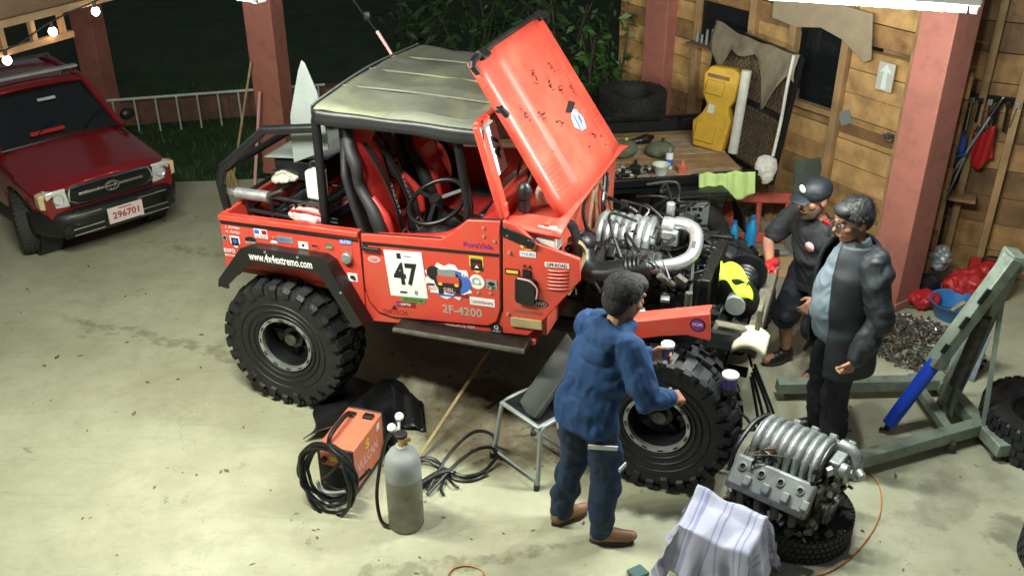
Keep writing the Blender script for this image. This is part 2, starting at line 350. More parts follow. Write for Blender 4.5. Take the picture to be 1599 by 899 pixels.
for sx_, sy_, sr_ in ((-2.3, 6.35, -.36), (-2.05, 7.75, -.36), (-1.0, 3.9, .25)):
    c = mixc(mul(spot(sx_, sy_, 1.7, .085, sr_), mr(noi(9, 6).outputs['Fac'], .40, .56, .0, .6)), c, (.17, .165, .11))
# dirt washed off under the off-roader, oil spots and drag marks
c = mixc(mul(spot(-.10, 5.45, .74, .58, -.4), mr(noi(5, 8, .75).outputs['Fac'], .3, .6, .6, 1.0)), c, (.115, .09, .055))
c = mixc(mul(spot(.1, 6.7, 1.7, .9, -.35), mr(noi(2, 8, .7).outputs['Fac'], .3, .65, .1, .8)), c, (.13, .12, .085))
c = mixc(mul(spot(2.6, 4.6, .34, .16, .4), mr(noi(8).outputs['Fac'], .3, .6, .2, .55)), c, (.17, .165, .12))
c = mixc(mul(spot(3.0, 4.35, .22, .16, 0), mr(noi(8).outputs['Fac'], .3, .6, .2, .7)), c, (.13, .125, .09))
c = mixc(mul(spot(2.9, 5.0, .35, .5, 0), mr(noi(5).outputs['Fac'], .35, .6, .0, .5)), c, (.19, .185, .13))
c = mixc(mul(spot(2.4, 7.6, 1.4, 1.2, 0), mr(noi(4).outputs['Fac'], .3, .65, .2, .7)), c, (.16, .14, .09))
LK(c, B.inputs['Base Color']); LK(mr(noi(3).outputs['Fac'], .3, .7, .5, .85), B.inputs['Roughness'])
bp = N(nt, 'ShaderNodeBump'); bp.inputs['Strength'].default_value = .25; bp.inputs['Distance'].default_value = .01; LK(noi(30, 8).outputs['Fac'], bp.inputs['Height']); LK(bp.outputs[0], B.inputs['Normal'])
edge = []
for i in range(41):
    x = -9 + i * .3; y = 9.75 + .06 * math.sin(x * 2.1) + (0 if x > -4.5 else (x + 4.5) * .12); edge.append((x, y))
poly = edge + [(3.2, 9.8), (3.3, 13), (12, 13), (12, -6), (-9, -6)]
s_ = MB(); s_.prism(poly, -.10, 0, f=lambda x, z, y: (x, z, y))
tag(s_.build('floor', fl, smooth=0), kind='structure')
lw = mat('night_lawn', (.020, .05, .014), .9, var=.4, scale=3, bump=.4, bscale=20, dirt=(.09, .065, .035), damt=.6, dscale=1.2)
tag(MB().add([(-200, -200, -.07), (200, -200, -.07), (200, 200, -.07), (-200, 200, -.07)], [(0, 1, 2, 3)]).build('ground', lw, smooth=0), kind='structure')
g_ = MB()
for i in range(7000):
    x = rnd(-6.5, 1.6); y = 9.72 + random.random() ** 1.5 * 3.6 + (0 if x > -4.5 else (x + 4.5) * .12); h = rnd(.03, .10); a = rnd(0, PI); dx, dy = math.cos(a) * .008, math.sin(a) * .008
    lx, ly = rnd(-.03, .03), rnd(-.03, .03)
    g_.add([(x - dx, y - dy, -.07), (x + dx, y + dy, -.07), (x + lx, y + ly, -.07 + h)], [(0, 1, 2)])
tag(g_.build('grass', mat('lawn_blades', (.035, .12, .02), .7, var=.4, scale=2), smooth=0), 'dark green lawn grass behind the concrete slab', 'grass', kind='stuff')
d_ = MB()                                                    # dry leaves and crumbs on the concrete
for i in range(460):
    x, y = rnd(-4.2, 3.2), rnd(3.7, 9.4)
    if random.random() < .35: x, y = rnd(-.6, .6), rnd(4.9, 6.2)
    a = rnd(0, 2 * PI); l = rnd(.004, .022) * (1.6 if random.random() < .12 else 1); b = l * rnd(.25, .6); h = rnd(.003, .010)
    ca, sa = math.cos(a), math.sin(a)
    d_.add([(x + ca * l, y + sa * l, .003), (x - sa * b, y + ca * b, h), (x - ca * l, y - sa * l, .003), (x + sa * b, y - ca * b, .002)], [(0, 1, 2, 3)])
tag(d_.build('leaf_litter', mat('dry_leaf', (.14, .11, .055), .9, var=.5, scale=3), smooth=0), 'dry leaves and crumbs scattered on the concrete', 'litter', kind='stuff')

# ------------------------------------------------------------------ pillars
BZ = R(124)                                                   # direction of the shed
def pillar(name, label, x, y, sz, h=3.25, rz=BZ, m='pillar'):
    t = thing(name, label, 'pillar', (x, y, 0), rz, 'terracotta pillars')
    MB().box((0, 0, h / 2), (sz, sz, h)).build('shaft', M[m], t, bevel=.008)
    MB().box((0, 0, .04), (sz + .02, sz + .02, .08)).build('plinth', M[m], t, bevel=.01)
    return t
pillar('pillar', 'wide terracotta pillar beside the men at the right', 3.16, 7.12, .29)
pillar('pillar', 'terracotta pillar behind the tyre on the trailer', 1.60, 10.15, .33)
pillar('pillar', 'pinkish pillar behind the rear of the orange off-roader', -2.52, 10.05, .30, rz=R(-12))
pillar('pillar', 'dark unlit pillar behind the red pickup', -4.95, 11.5, .27, rz=R(-12), m='pillar')

# ------------------------------------------------------------------ shed wall
sw = thing('shed_wall', 'orange-brown plank wall of the shed with a dark window and a plank door', 'wall', (3.2, 7.75, 0), BZ)
WOODS = [mat('plank_%d' % i, c, .68, var=.35, scale=5, dirt=d, damt=.9, dscale=4.5, bump=.18, bscale=22) for i, (c, d) in enumerate([((.42, .245, .09), (.18, .095, .036)), ((.34, .19, .072), (.14, .075, .03)), ((.50, .30, .12), (.23, .13, .05)), ((.26, .145, .06), (.10, .055, .025))])]
def planks(par, s0, s1, z0, z1, hgt=.185, y=0, th=.022, nm='plank'):
    z = z0
    while z < z1 - .02:
        h = min(hgt, z1 - z); m = MB(); dz = rnd(-.003, .003)
        m.box(((s0 + s1) / 2 + rnd(-.004, .004), y + rnd(0, .005), z + h / 2 + dz), (s1 - s0, th, h - .007), (rnd(-.02, .02), rnd(-.003, .003), 0))
        m.build(nm, random.choice(WOODS), par, smooth=0, bevel=.003); z += h
planks(sw, 1.14, 3.6, 0, 2.6); planks(sw, .62, 1.14, 0, 1.24); planks(sw, .62, 1.14, 1.93, 2.6); planks(sw, -.5, .62, 1.88, 2.6); planks(sw, -.55, -.08, 0, 1.88)
for s in (1.17, 1.66, 2.36, 3.0): MB().box((s, .05, 1.3), (.075, .07, 2.6)).build('stud', M['stud'], sw, bevel=.004)
MB().box((.595, .05, 1.3), (.07, .08, 2.6)).build('stud', M['stud'], sw, bevel=.004)
MB().box((-.085, .055, 1.3), (.08, .08, 2.6)).build('stud', M['stud'], sw, bevel=.004)
MB().box((.87, .045, 1.235), (.5, .08, .05)).build('window_sill', M['stud'], sw, bevel=.004)
MB().box((.87, -.10, 1.58), (.55, .01, .72)).build('window_pane', M['darkglass'], sw)
MB().prism([(1.40, 1.93), (1.40, 2.2), (.36, 2.16), (.30, 1.80), (.36, 1.76), (.62, 1.90), (.85, 1.95), (1.12, 1.90)], .095, .112).build('valance', mat('pale_board', (.34, .27, .18), .7, var=.12), sw, bevel=.004)
dr = MB().box((.255, .002, .93), (.64, .012, 1.84)).build('door', M['wood2'], sw)
planks(dr, -.045, .555, .02, 1.84, .205, .018, .02, 'door_plank')
MB().box((.255, .036, .35), (.58, .018, .09)).build('door_ledge', M['wood'], dr, bevel=.003)
MB().box((.255, .036, 1.15), (.58, .018, .09)).build('door_ledge', M['wood2'], dr, bevel=.003)
lt = MB(); lt.box((.02, .065, 1.22), (.09, .012, .05)); lt.tube([(.05, .06, 1.25), (.04, .12, 1.24), (-.01, .12, 1.21), (-.02, .07, 1.19)], .012, 6); lt.build('latch', M['chrome'], dr)
MB().box((.5, .045, 1.24), (.12, .006, .12), (0, .5, 0)).build('hinge_plate', M['grey'], dr)
# wall shelf with bits, upper left of the wall
sh = thing('wall_shelf', 'dark shelf crowded with small bits high on the plank wall', 'shelf', (3.2, 7.75, 0), BZ)
MB().box((2.02, .14, 1.52), (.62, .2, .02)).build('board', M['wood2'], sh)
MB().box((2.02, .045, 1.72), (.64, .012, .38)).build('backboard', M['black'], sh)
for i in range(9):
    s = 1.76 + i * .065 + rnd(-.01, .01); h = rnd(.05, .18)
    MB().cyl((s, .13, 1.53), (s, .13, 1.53 + h), rnd(.012, .024), rnd(.008, .015), 8).build('bottle', random.choice([M['white'], M['grey'], M['black'], M['blueink'], M['polish']]), sh)
# arrow sign
an = thing('arrow_sign', 'white sign with a pale upward arrow nailed beside the pillar', 'sign', (3.2, 7.75, 0), BZ)
MB().box((.13, .115, 1.70), (.155, .008, .23)).build('plate', mat('beige_card', (.50, .46, .40), .7, var=.08), an)
MB().prism([(.105, 1.60), (.155, 1.60), (.148, 1.74), (.185, 1.735), (.13, 1.805), (.075, 1.735), (.112, 1.74)], .121, .124).build('arrow', mat('pale_green_paint', (.62, .74, .70), .6, var=.05), an)
# board leaning in the dark corner
tag(MB().bar((2.72, 8.14, .0), (2.66, 8.28, .80), .30, .015).build('leaning_board', mat('dull_green_board', (.09, .11, .09), .7)), 'dull green board leaning against the plank wall behind the men', 'board')
# ------------------------------------------------------------------ tool wall right of the pillar
rw = thing('tool_wall', 'dim brown wall with pale studs behind the hanging tools', 'wall', (3.3, 7.95, 0), R(-25))
z = 0
while z < 2.6:
    MB().box((1.2, .03 + rnd(0, .006), z + .12), (2.9, .02, .232)).build('plank', random.choice([M['wood2'], WOODS[3], WOODS[1]]), rw, smooth=0, bevel=.003); z += .24
for s in (.57, .84, 1.35, 1.9): MB().box((s, -.02, 1.3), (.06, .07, 2.6)).build('stud', M['stud'], rw, bevel=.004)
MB().box((.52, -.10, .72), (.36, .17, .028)).build('shelf', M['stud'], rw, bevel=.003)
MB().box((.62, -.01, 1.56), (.62, .02, .05)).build('tool_rail', M['blackmetal'], rw)
def onwall(s, y, z):
    a = R(-25); return (3.3 + s * math.cos(a) - y * math.sin(a), 7.95 + s * math.sin(a) + y * math.cos(a), z)
tl = ['spanner with a bright shank hanging leftmost on the tool rail', 'short dark screwdriver on the tool rail, second from the left', 'long bright spanner on the tool rail, third from the left', 'black pliers on the tool rail, fourth from the left', 'long thin bright rod on the tool rail, fifth from the left', 'dark clamp on the tool rail, sixth from the left', 'black handled saw on the tool rail, seventh from the left', 'bright spanner hanging rightmost on the tool rail']
for i in range(8):
    t = thing('hanging_tool', tl[i], 'tool', onwall(.36 + i * .068, -.06, 1.54), R(-25), 'tools on the rail')
    l = rnd(.14, .34); b = i in (0, 2, 4, 7)
    MB().cyl((0, 0, 0), (rnd(-.02, .02), 0, -l), .006 if b else .012, n=8).build('shank', M['chrome'] if b else M['blackmetal'], t)
    MB().box((0, 0, .0), (.04, .016, .05)).build('head', M['grey'] if b else M['black'], t, bevel=.005)
t = thing('blue_helmet', 'blue round helmet hanging on the tool wall', 'helmet', onwall(.42, -.13, 1.18), R(-25))
MB().sph((0, 0, 0), (.115, .09, .14), 18).build('shell', M['blueink'], t); MB().lathe([(.118, -.02), (.14, -.03), (.118, -.035)], (0, 0, -.03), n=20).build('brim', M['basin'], t)
cl_ = MB(); cl_.grid(lambda u, v: onwall(.56 + .16 * u + .03 * v, -.08 - .03 * math.sin(9 * u + 3 * v), 1.32 - .30 * v - .05 * math.sin(u * 5)), 12, 14)
tag(cl_.build('red_cloth', M['redplastic'], solid=.004, smooth=180), 'red cloth hanging over the poles on the tool wall', 'cloth')
for i, (a, b, r, lab) in enumerate([(onwall(.40, -.22, .76), onwall(.72, -.07, 1.60), .011, 'bright metal pole leaning from the shelf past the red cloth'), (onwall(.47, -.22, .76), onwall(.60, -.07, 1.35), .010, 'short metal pole with black grip behind the red cloth')]):
    t = thing('leaning_pole', lab, 'pole', (0, 0, 0)); MB().cyl(a, b, r, n=10).build('shaft', M['grey'], t)
    va, vb = Vector(a), Vector(b); MB().cyl(va.lerp(vb, .8), va.lerp(vb, .98), r * 1.7, n=10).build('grip', M['black'], t)
t = thing('folding_chair', 'folded metal chair leaning on the tool wall beside the pillar', 'chair', onwall(.30, -.20, 0), R(-25), rot=(R(-10), 0, R(-25)))
for s in (-.17, .17): MB().tube([(s, 0, 0), (s, 0, .62), (s * .9, 0, .66)], .012, 8).build('leg', M['polish'], t)
for s in (-.14, .14): MB().tube([(s, -.04, 0), (s, -.03, .55)], .011, 8).build('leg', M['grey'], t)
MB().box((0, -.01, .42), (.28, .02, .36)).build('seat', M['grey'], t, bevel=.008); MB().cyl((-.17, 0, .12), (.17, 0, .12), .009).build('stretcher', M['grey'], t)
tag(MB().box(onwall(.36, -.3, .45), (.10, .10, .9), (0, .1, 0)).build('dark_post', mat('dark_green_timber', (.03, .045, .04), .6), bevel=.006), 'dark green timber post standing by the folded chair', 'post')
tag(MB().cyl(onwall(.22, -.52, 0), onwall(.18, -.18, .75), .028, n=12).build('metal_pipe', M['rust']), 'brown pipe leaning beside the big right pillar', 'pipe')

# ------------------------------------------------------------------ low rail and retaining wall behind the lawn, poles
fn = thing('rail_fence', 'low pale metal rail on short posts behind the lawn', 'fence', (0, 0, 0))
A_, B_ = Vector((-4.85, 11.35, 0)), Vector((-2.35, 12.0, 0))
MB().cyl(A_ + Vector((0, 0, .36)), B_ + Vector((0, 0, .36)), .018, n=8).build('top_rail', M['rail'], fn)
for i in range(11): p = A_.lerp(B_, (i + .25) / 10.6); MB().cyl(p + Vector((0, 0, -.07)), p + Vector((0, 0, .36)), .012, n=8).build('post', M['rail'], fn)
tag(MB().bar((-6.5, 11.35, .05), (-1.2, 12.72, .05), .2, .34).build('low_wall', mat('brown_block', (.16, .085, .06), .9, var=.25), bevel=.01), 'low brown wall behind the pale metal rail', 'wall')
t = thing('broom', 'thin pale broom pole leaning on the pillar behind the off-roader', 'broom', (0, 0, 0))
MB().cyl((-2.95, 9.55, 0), (-2.66, 9.86, 1.25), .012, n=8).build('handle', M['stick'], t)
hb = MB()
for i in range(40): hb.cyl((-2.95 + rnd(-.09, .09), 9.55 + rnd(-.03, .03), 0), (-2.945 + rnd(-.02, .02), 9.56, .22), .004, n=4)
hb.build('bristles', M['stick'], t)
tag(MB().cyl((-2.72, 9.6, -.0), (-2.60, 9.82, .95), .016, n=8).build('leaning_rod', M['pink']), 'short pinkish rod leaning on the pillar next to the broom', 'rod')
# ------------------------------------------------------------------ timber screen at the upper left
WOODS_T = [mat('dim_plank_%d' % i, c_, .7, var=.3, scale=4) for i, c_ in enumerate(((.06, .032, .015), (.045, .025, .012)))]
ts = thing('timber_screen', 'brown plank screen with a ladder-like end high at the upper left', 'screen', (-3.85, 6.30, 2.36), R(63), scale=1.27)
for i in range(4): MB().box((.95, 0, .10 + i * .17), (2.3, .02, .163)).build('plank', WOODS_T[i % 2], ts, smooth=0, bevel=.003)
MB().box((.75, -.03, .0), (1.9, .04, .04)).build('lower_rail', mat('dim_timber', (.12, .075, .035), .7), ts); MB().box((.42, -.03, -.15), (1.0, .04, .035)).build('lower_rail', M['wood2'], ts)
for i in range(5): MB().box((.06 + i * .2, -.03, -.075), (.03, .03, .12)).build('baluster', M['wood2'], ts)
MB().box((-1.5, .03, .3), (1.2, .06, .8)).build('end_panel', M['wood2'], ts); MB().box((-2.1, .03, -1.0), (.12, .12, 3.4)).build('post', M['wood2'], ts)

# ------------------------------------------------------------------ shrubs in the dark behind
def shrub(label, x, y, h, rad, n, leafm, sz=.06):
    t = thing('shrub', label, 'shrub', (x, y, -.07), 0, 'shrubs in the dark behind')
    st = MB(); lf = MB()
    for k in range(9):
        a = rnd(0, 2 * PI); tip = Vector((math.cos(a) * rad * rnd(.3, .9), math.sin(a) * rad * rnd(.3, .9), h * rnd(.6, 1))); mid = tip * .5 + Vector((rnd(-.1, .1), rnd(-.1, .1), .1))
        st.tube([(0, 0, 0), mid, tip], [.018, .012, .007], 5)
        for j in range(n // 9):
            q = tip.lerp(mid, random.random() ** 1.2 * 1.3) + Vector((random.gauss(0, .13), random.gauss(0, .13), random.gauss(0, .12)))
            d = Vector((rnd(-1, 1), rnd(-1, 1), rnd(-.7, .3))).normalized(); l = rnd(.4, 1.6) * sz; u, v = frame(d); a2 = rnd(0, PI); sd = (u * math.cos(a2) + v * math.sin(a2)) * l * .42
            lf.add([q, q + d * l * .9 + sd, q + d * l * 2 + v * -.02, q + d * l * .9 - sd], [(0, 1, 2, 3)])
    st.build('stems', M['bark'], t); lf.build('foliage', leafm, t, smooth=0)
lf2 = mat('mid_leaf', (.045, .115, .02), .5, var=.4, scale=4)
shrub('leafy shrub just left of the pillar above the tyre', 1.0, 10.7, 1.9, .55, 380, lf2, .05)
shrub('tall dim shrub right above the raised bonnet', .55, 11.6, 2.1, .8, 380, M['leaf'], .07)
shrub('dim bush above the canvas roof corner', -.35, 12.6, 2.0, .8, 380, M['leaf'], .07)
shrub('dark bush left of the other bushes above the canvas roof', -1.2, 13.2, 1.8, .7, 300, M['leaf'], .07)
shrub('low shrub behind the raised bonnet and trailer rail', .85, 10.2, 1.0, .45, 300, M['leaf'], .045)
# ------------------------------------------------------------------ orange-red off-roader
JO, JA = Vector((-1.224, 6.513, 0)), R(-20.4)
JM = Matrix.Translation(JO) @ Matrix.Rotation(JA, 4, 'Z')
def J(x, y, z): return JM @ Vector((x, y, z))
jeep = thing('off_road_vehicle', 'orange-red off-road vehicle with raised bonnet, canvas roof and race number 47', 'off-roader', JO, JA)

# --- wheels
def mud_tyre(r=.485, wd=.34, rim=.20, lugs=27):
    m = MB(); h = wd / 2
    prof = [(rim - .01, -h * .62), (rim + .02, -h * .80), (r * .70, -h * .97), (r * .84, -h * .97), (r * .915, -h * .86), (r * .925, -h * .5), (r * .93, 0), (r * .925, h * .5), (r * .915, h * .86), (r * .84, h * .97), (r * .70, h * .97), (rim + .02, h * .80), (rim - .01, h * .62), (rim - .03, 0)]
    m.lathe(prof, ax=(0, 1, 0), n=44, close=True)
    for s in (-1, 1):
        for rr in (.48, .56, .66): m.lathe([(r * rr, s * h * (.80 + (rr - .41) * .6)), (r * rr + .004, s * h * (.84 + (rr - .41) * .6)), (r * rr + .010, s * h * (.80 + (rr - .41) * .6))], ax=(0, 1, 0), n=44, close=True)
    def blk(a0, a1, y0, y1, r0, r1, sk=0):
        vs = []
        for rr in (r0, r1):
            for a, y in ((a0 + sk * y0, y0), (a1 + sk * y0, y0), (a1 + sk * y1, y1), (a0 + sk * y1, y1)):
                rr2 = rr - (.028 if abs(y) > h * .85 and rr == r1 else 0)
                vs.append((rr2 * math.cos(a), y, rr2 * math.sin(a)))
        m.add(vs, [(3, 2, 1, 0), (4, 5, 6, 7), (0, 1, 5, 4), (1, 2, 6, 5), (2, 3, 7, 6), (3, 0, 4, 7)])
    st = 2 * PI / lugs
    for i in range(lugs):
        a = i * st
        for s in (-1, 1):
            o = 0 if s < 0 else st / 2
            long = i % 2
            ys = sorted((s * h * (.30 if long else .42), s * h * .98)); blk(a + o, a + o + st * .56, ys[0], ys[1], r * .90, r * 1.0, s * .25)
            # shoulder lug running down the sidewall
            vs = []
            r1, r0 = r * .985, r * (.74 if long else .80)
            for yy, rr in ((s * h * .90, r1 - .012), (s * h * 1.06, r1 - .03), (s * h * 1.055, r0 + .02), (s * h * .93, r0)):
                for aa in (a + o + st * .05, a + o + st * .52): vs.append((rr * math.cos(aa), yy, rr * math.sin(aa)))
            m.add(vs, [(0, 1, 3, 2), (2, 3, 5, 4), (4, 5, 7, 6), (0, 2, 4, 6), (1, 7, 5, 3)])
        ys = (-h * .30, h * .02) if i % 2 else (-h * .05, h * .28)
        blk(a + st * .28, a + st * .80, ys[0], ys[1], r * .90, r * .995, .5 if i % 2 else -.5)
        blk(a - st * .12, a + st * .2, -ys[1] * .9, -ys[0] * .6, r * .90, r * .99, -.4)
    return m
WB = 2.57
def wheel(x, y, side):
    w = bpy.data.objects.new('wheel', None); COL.objects.link(w); w.parent = jeep; w.location = (x, y, .475)
    w.rotation_euler = (0, rnd(0, 1), 0 if side < 0 else PI)
    mud_tyre().build('tyre', M['rubber'], w, smooth=25)
    d = MB(); d.lathe([(.19, -.11), (.178, -.09), (.165, .02), (.11, .05), (.085, .03), (.075, -.03), (.001, -.035)], ax=(0, 1, 0), n=32, caps=False)
    for k in range(8):
        a = k * PI / 4; d.box((.135 * math.cos(a), .02, .135 * math.sin(a)), (.075, .03, .032), (0, -a, 0))
    d.build('rim', M['blackmetal'], w, smooth=30)
    g = MB(); g.lathe([(.180, -.135), (.203, -.14), (.206, -.115), (.180, -.105)], ax=(0, 1, 0), n=48, close=True); g.build('beadlock_ring', M['alu'], w)
    for k in range(12):
        a = k * PI / 6 + .1; MB().box((.1915 * math.cos(a), -.1385, .1915 * math.sin(a)), (.010, .004, .034), (0, -a, 0)).build('ring_slot', M['ink'], w)
    hb = MB(); hb.cyl((0, .02, 0), (0, -.07, 0), .05, .042, 16)
    for k in range(6): a = k * PI / 3; hb.cyl((.08 * math.cos(a), .03, .08 * math.sin(a)), (.08 * math.cos(a), -.0, .08 * math.sin(a)), .011, n=6)
    hb.build('hub', M['iron'], w)
for x in (0, WB):
    wheel(x, -.78, -1); wheel(x, .78, 1)

# --- chassis
ch = MB()
for s in (-1, 1): ch.tube([(-.5, s * .42, .86), (.3, s * .42, .80), (1.2, s * .42, .74), (2.1, s * .42, .76), (2.98, s * .42, .84)], .05, 6)
for x in (-.4, .7, 1.5, 2.95): ch.cyl((x, -.42, .79), (x, .42, .79), .04, n=10)
ch.build('chassis', M['greasy'], jeep)
for x in (0, WB):
    ax = MB(); ax.cyl((x, -.66, .475), (x, .66, .475), .055, n=12); ax.sph((x + .02, .12 if x else 0, .49), (.17, .15, .16), 14)
    for s in (-1, 1): ax.bar((x - .45, s * .45, .66), (x + .45, s * .45, .66), .06, .04); ax.cyl((x + .12, s * .40, .5), (x + .2, s * .38, 1.0), .032, n=10)
    ax.build('axle', M['greasy'], jeep)
MB().cyl((.1, 0, .5), (1.3, .05, .66), .04, n=10).build('drive_shaft', M['greasy'], jeep)
MB().box((1.45, .05, .68), (.75, .34, .3)).build('gearbox', M['iron'], jeep, bevel=.05)
# --- body tub
Y = .83
qp = [(-.45, 1.338), (.59, 1.383), (.60, .76), (.53, .80), (.32, 1.16), (-.14, 1.16), (-.36, .90), (-.455, .885)]
mpx = lambda y: None
for s, nm in ((-1, 'quarter_panel'), (1, 'quarter_panel')):
    q = MB(); q.prism(qp, s * Y, s * (Y - .03)); q.prism([(-.45, 1.338), (.59, 1.383), (.59, 1.345), (-.45, 1.30)], s * (Y + .012), s * (Y - .05)); q.build(nm, M['red'], jeep, bevel=.006)
def stripe(a, b, par, y=-Y - .004, m='ink', w=.018, nm='belt_line'):
    d = MB(); d.prism([(a[0], a[1] - w / 2), (b[0], b[1] - w / 2), (b[0], b[1] + w / 2), (a[0], a[1] + w / 2)], y, y + .006); return d.build(nm, M[m], par)
stripe((-.44, 1.285), (.585, 1.322), jeep)
t_ = MB(); t_.box((-.445, 0, 1.12), (.03, 1.6, .43)); t_.build('tailgate', M['red'], jeep, bevel=.006)
t_ = MB(); t_.box((.08, 0, .93), (1.04, 1.6, .03)); t_.box((1.15, 0, .80), (1.2, 1.6, .03)); t_.box((.60, 0, .87), (.03, 1.6, .16)); t_.build('floor_pan', M['redmatte'], jeep)
for s in (-1, 1): MB().box((0, s * .66, 1.08), (.86, .30, .28)).build('wheel_box', M['red'], jeep, bevel=.03)
rk = [(.60, .74), (1.72, .865), (1.763, .916), (2.035, 1.30), (2.03, 1.445), (1.77, 1.50), (1.63, 1.60), (1.545, 1.615), (1.34, 1.59), (1.16, 1.43), (.60, 1.375)]
q = MB(); q.prism([(.60, .74), (1.72, .865), (1.70, 1.0), (.60, .95)], -Y + .006, -Y + .035); q.prism([(1.555, .85), (1.72, .865), (1.763, .916), (2.035, 1.30), (2.03, 1.445), (1.77, 1.50), (1.63, 1.60), (1.555, 1.615)], -Y, -Y + .03)
cw = q.build('cowl_panel', M['red'], jeep, bevel=.006)
q = MB(); q.prism([(x if x < 1.8 else 1.80, z) for x, z in rk], Y - .03, Y); q.build('side_panel', M['red'], jeep, bevel=.006)
# door with gasket line
dp = [(.612, 1.378), (1.16, 1.432), (1.25, 1.50), (1.335, 1.588), (1.542, 1.612), (1.542, 1.02), (1.52, .93), (1.46, .885), (.80, .815), (.70, .83), (.635, .90), (.612, 1.0)]
cx, cz = 1.09, 1.2
q = MB(); q.prism([(cx + (x - cx) * 1.016, cz + (z - cz) * 1.02 - .004) for x, z in dp], -Y + .001, -Y + .02); q.build('door_seal', M['ink'], jeep)
q = MB(); q.prism(dp, -Y - .010, -Y + .02); door = q.build('door', M['red'], jeep, bevel=.007)
stripe((.62, 1.318), (1.535, 1.39), door, -Y - .0135, w=.02)
q = MB(); q.box((.685, -Y - .03, 1.295), (.13, .022, .018), (0, -.07, 0)); q.box((.64, -Y - .02, 1.292), (.03, .03, .03)); q.build('door_handle', M['black'], door, bevel=.004)
bo = MB()
for x, z in ((1.44, 1.50), (1.51, 1.48), (1.44, 1.555), (1.40, 1.115), (1.48, 1.125), (1.48, 1.16), (1.59, 1.0), (1.60, 1.42), (1.59, 1.53)): bo.cyl((x, -Y - .018, z), (x, -Y, z), .009, n=8)
bo.build('rivets', M['polish'], door)['kind'] = 'stuff'
q = MB(); q.tube([(.70, -.77, 1.34), (.95, -.75, 1.355), (1.16, -.72, 1.38), (1.3, -.68, 1.47)], [.03, .04, .05, .05], 10); q.build('door_pad', M['leather'], door)
# --- stickers: one mesh each, lettering included
def stick(par, x, z, wd, ht, base='sticker', txt=None, tm='ink', shape='rect', y=-Y - .0125, nm='sticker', tilt=-.06, tw=.85, th=.6, extra=None, bold=.012):
    m = MB(); ca, sa = math.cos(tilt), math.sin(tilt)
    f = lambda a, b, yy: (x + a * ca + b * sa, yy, z - a * sa + b * ca)
    if shape == 'rect': P = [(-wd / 2, -ht / 2), (wd / 2, -ht / 2), (wd / 2, ht / 2), (-wd / 2, ht / 2)]
    elif shape == 'oval': P = [(wd / 2 * math.cos(2 * PI * i / 20), ht / 2 * math.sin(2 * PI * i / 20)) for i in range(20)]
    elif shape == 'shield': P = [(-wd / 2, ht / 2), (-wd / 2, -ht * .05), (-wd * .3, -ht * .33), (0, -ht / 2), (wd * .3, -ht * .33), (wd / 2, -ht * .05), (wd / 2, ht / 2)]
    elif shape == 'burst': P = [((wd / 2) * (1 + .13 * math.sin(i * 2.4 + 1)) * math.cos(2 * PI * i / 26), (ht / 2) * (1 + .13 * math.sin(i * 2.4 + 1)) * math.sin(2 * PI * i / 26)) for i in range(26)]
    else: P = None
    if P: m.prism(P, y, y + .003, 0, f)
    X = Vector((ca, 0, -sa)); Z = Vector((sa, 0, ca))
    if txt: m.text(txt, f(0, 0, y - .0008), X, Z, wd * tw, ht * th, 1, bold)
    ms = [M[base], M[tm]]
    if extra:
        for (px, pz, pw, ph, mm, sh, tx) in extra:
            ms.append(M[mm]); k = len(ms) - 1
            if tx: m.text(tx, f(px, pz, y - .0012), X, Z, pw, ph, k, .01)
            elif sh == 'oval': m.add([f(px + pw / 2 * math.cos(2 * PI * i / 18), pz + ph / 2 * math.sin(2 * PI * i / 18), y - .0006 - .0001 * k) for i in range(18)], [tuple(range(18))], k)
            elif sh == 'tri': m.add([f(px - pw / 2, pz - ph / 2, y - .0006 - .0001 * k), f(px + pw / 2, pz - ph / 2, y - .0006 - .0001 * k), f(px, pz + ph / 2, y - .0006 - .0001 * k)], [(0, 1, 2)], k)
            else: m.add([f(px + a * pw / 2, pz + b * ph / 2, y - .0006 - .0001 * k) for a, b in ((-1, -1), (1, -1), (1, 1), (-1, 1))], [(0, 1, 2, 3)], k)
    return m.build(nm, ms, par, smooth=0)
DY = -Y - .0135
stick(door, .912, 1.150, .262, .318, txt='47', tm='ink', y=DY, nm='race_number_plate', tw=.66, th=.50, bold=.035, tilt=-.10,
      extra=[(-.03, .125, .03, .038, 'ink', 'rect', None), (.03, .125, .05, .008, 'grey', 'rect', None), (-.035, -.128, .05, .014, 'ink', 'rect', None), (.055, -.125, .022, .03, 'ink', '', '8')])
stick(door, 1.20, 1.152, .315, .235, shape='burst', y=DY, nm='car_sticker', tilt=-.08,
      extra=[(.03, .0, .25, .17, 'blueink', 'oval', None), (-.09, .05, .10, .10, 'ink', 'oval', None), (.0, .0, .19, .16, 'ink', 'oval', None), (-.005, .055, .12, .05, 'grey', 'rect', None), (0, .01, .15, .055, 'red', 'rect', None), (0, -.025, .17, .03, 'ink', 'rect', None), (-.055, -.02, .03, .02, 'yellow', 'oval', None), (.055, -.02, .03, .02, 'yellow', 'oval', None), (-.055, -.07, .035, .055, 'ink', 'rect', None), (.06, -.065, .035, .055, 'ink', 'rect', None),
             (-.04, -.058, .20, .03, 'pink', '', 'IMPOSIBLE'), (.08, -.088, .1, .018, 'redink', 'rect', None), (.118, .062, .05, .04, 'sticker', '', '4x4'), (-.02, -.096, .11, .012, 'blueink', 'rect', None), (-.12, -.03, .05, .014, 'ink', 'rect', None)])
stick(door, 1.392, 1.302, .092, .112, base='yellow', shape='shield', y=DY, extra=[(0, .0, .078, .075, 'ink', 'rect', None), (0, .038, .07, .02, 'ink', '', 'AVENTURA'), (0, -.01, .03, .02, 'sticker', 'tri', None), (0, .005, .05, .008, 'redink', 'rect', None)])
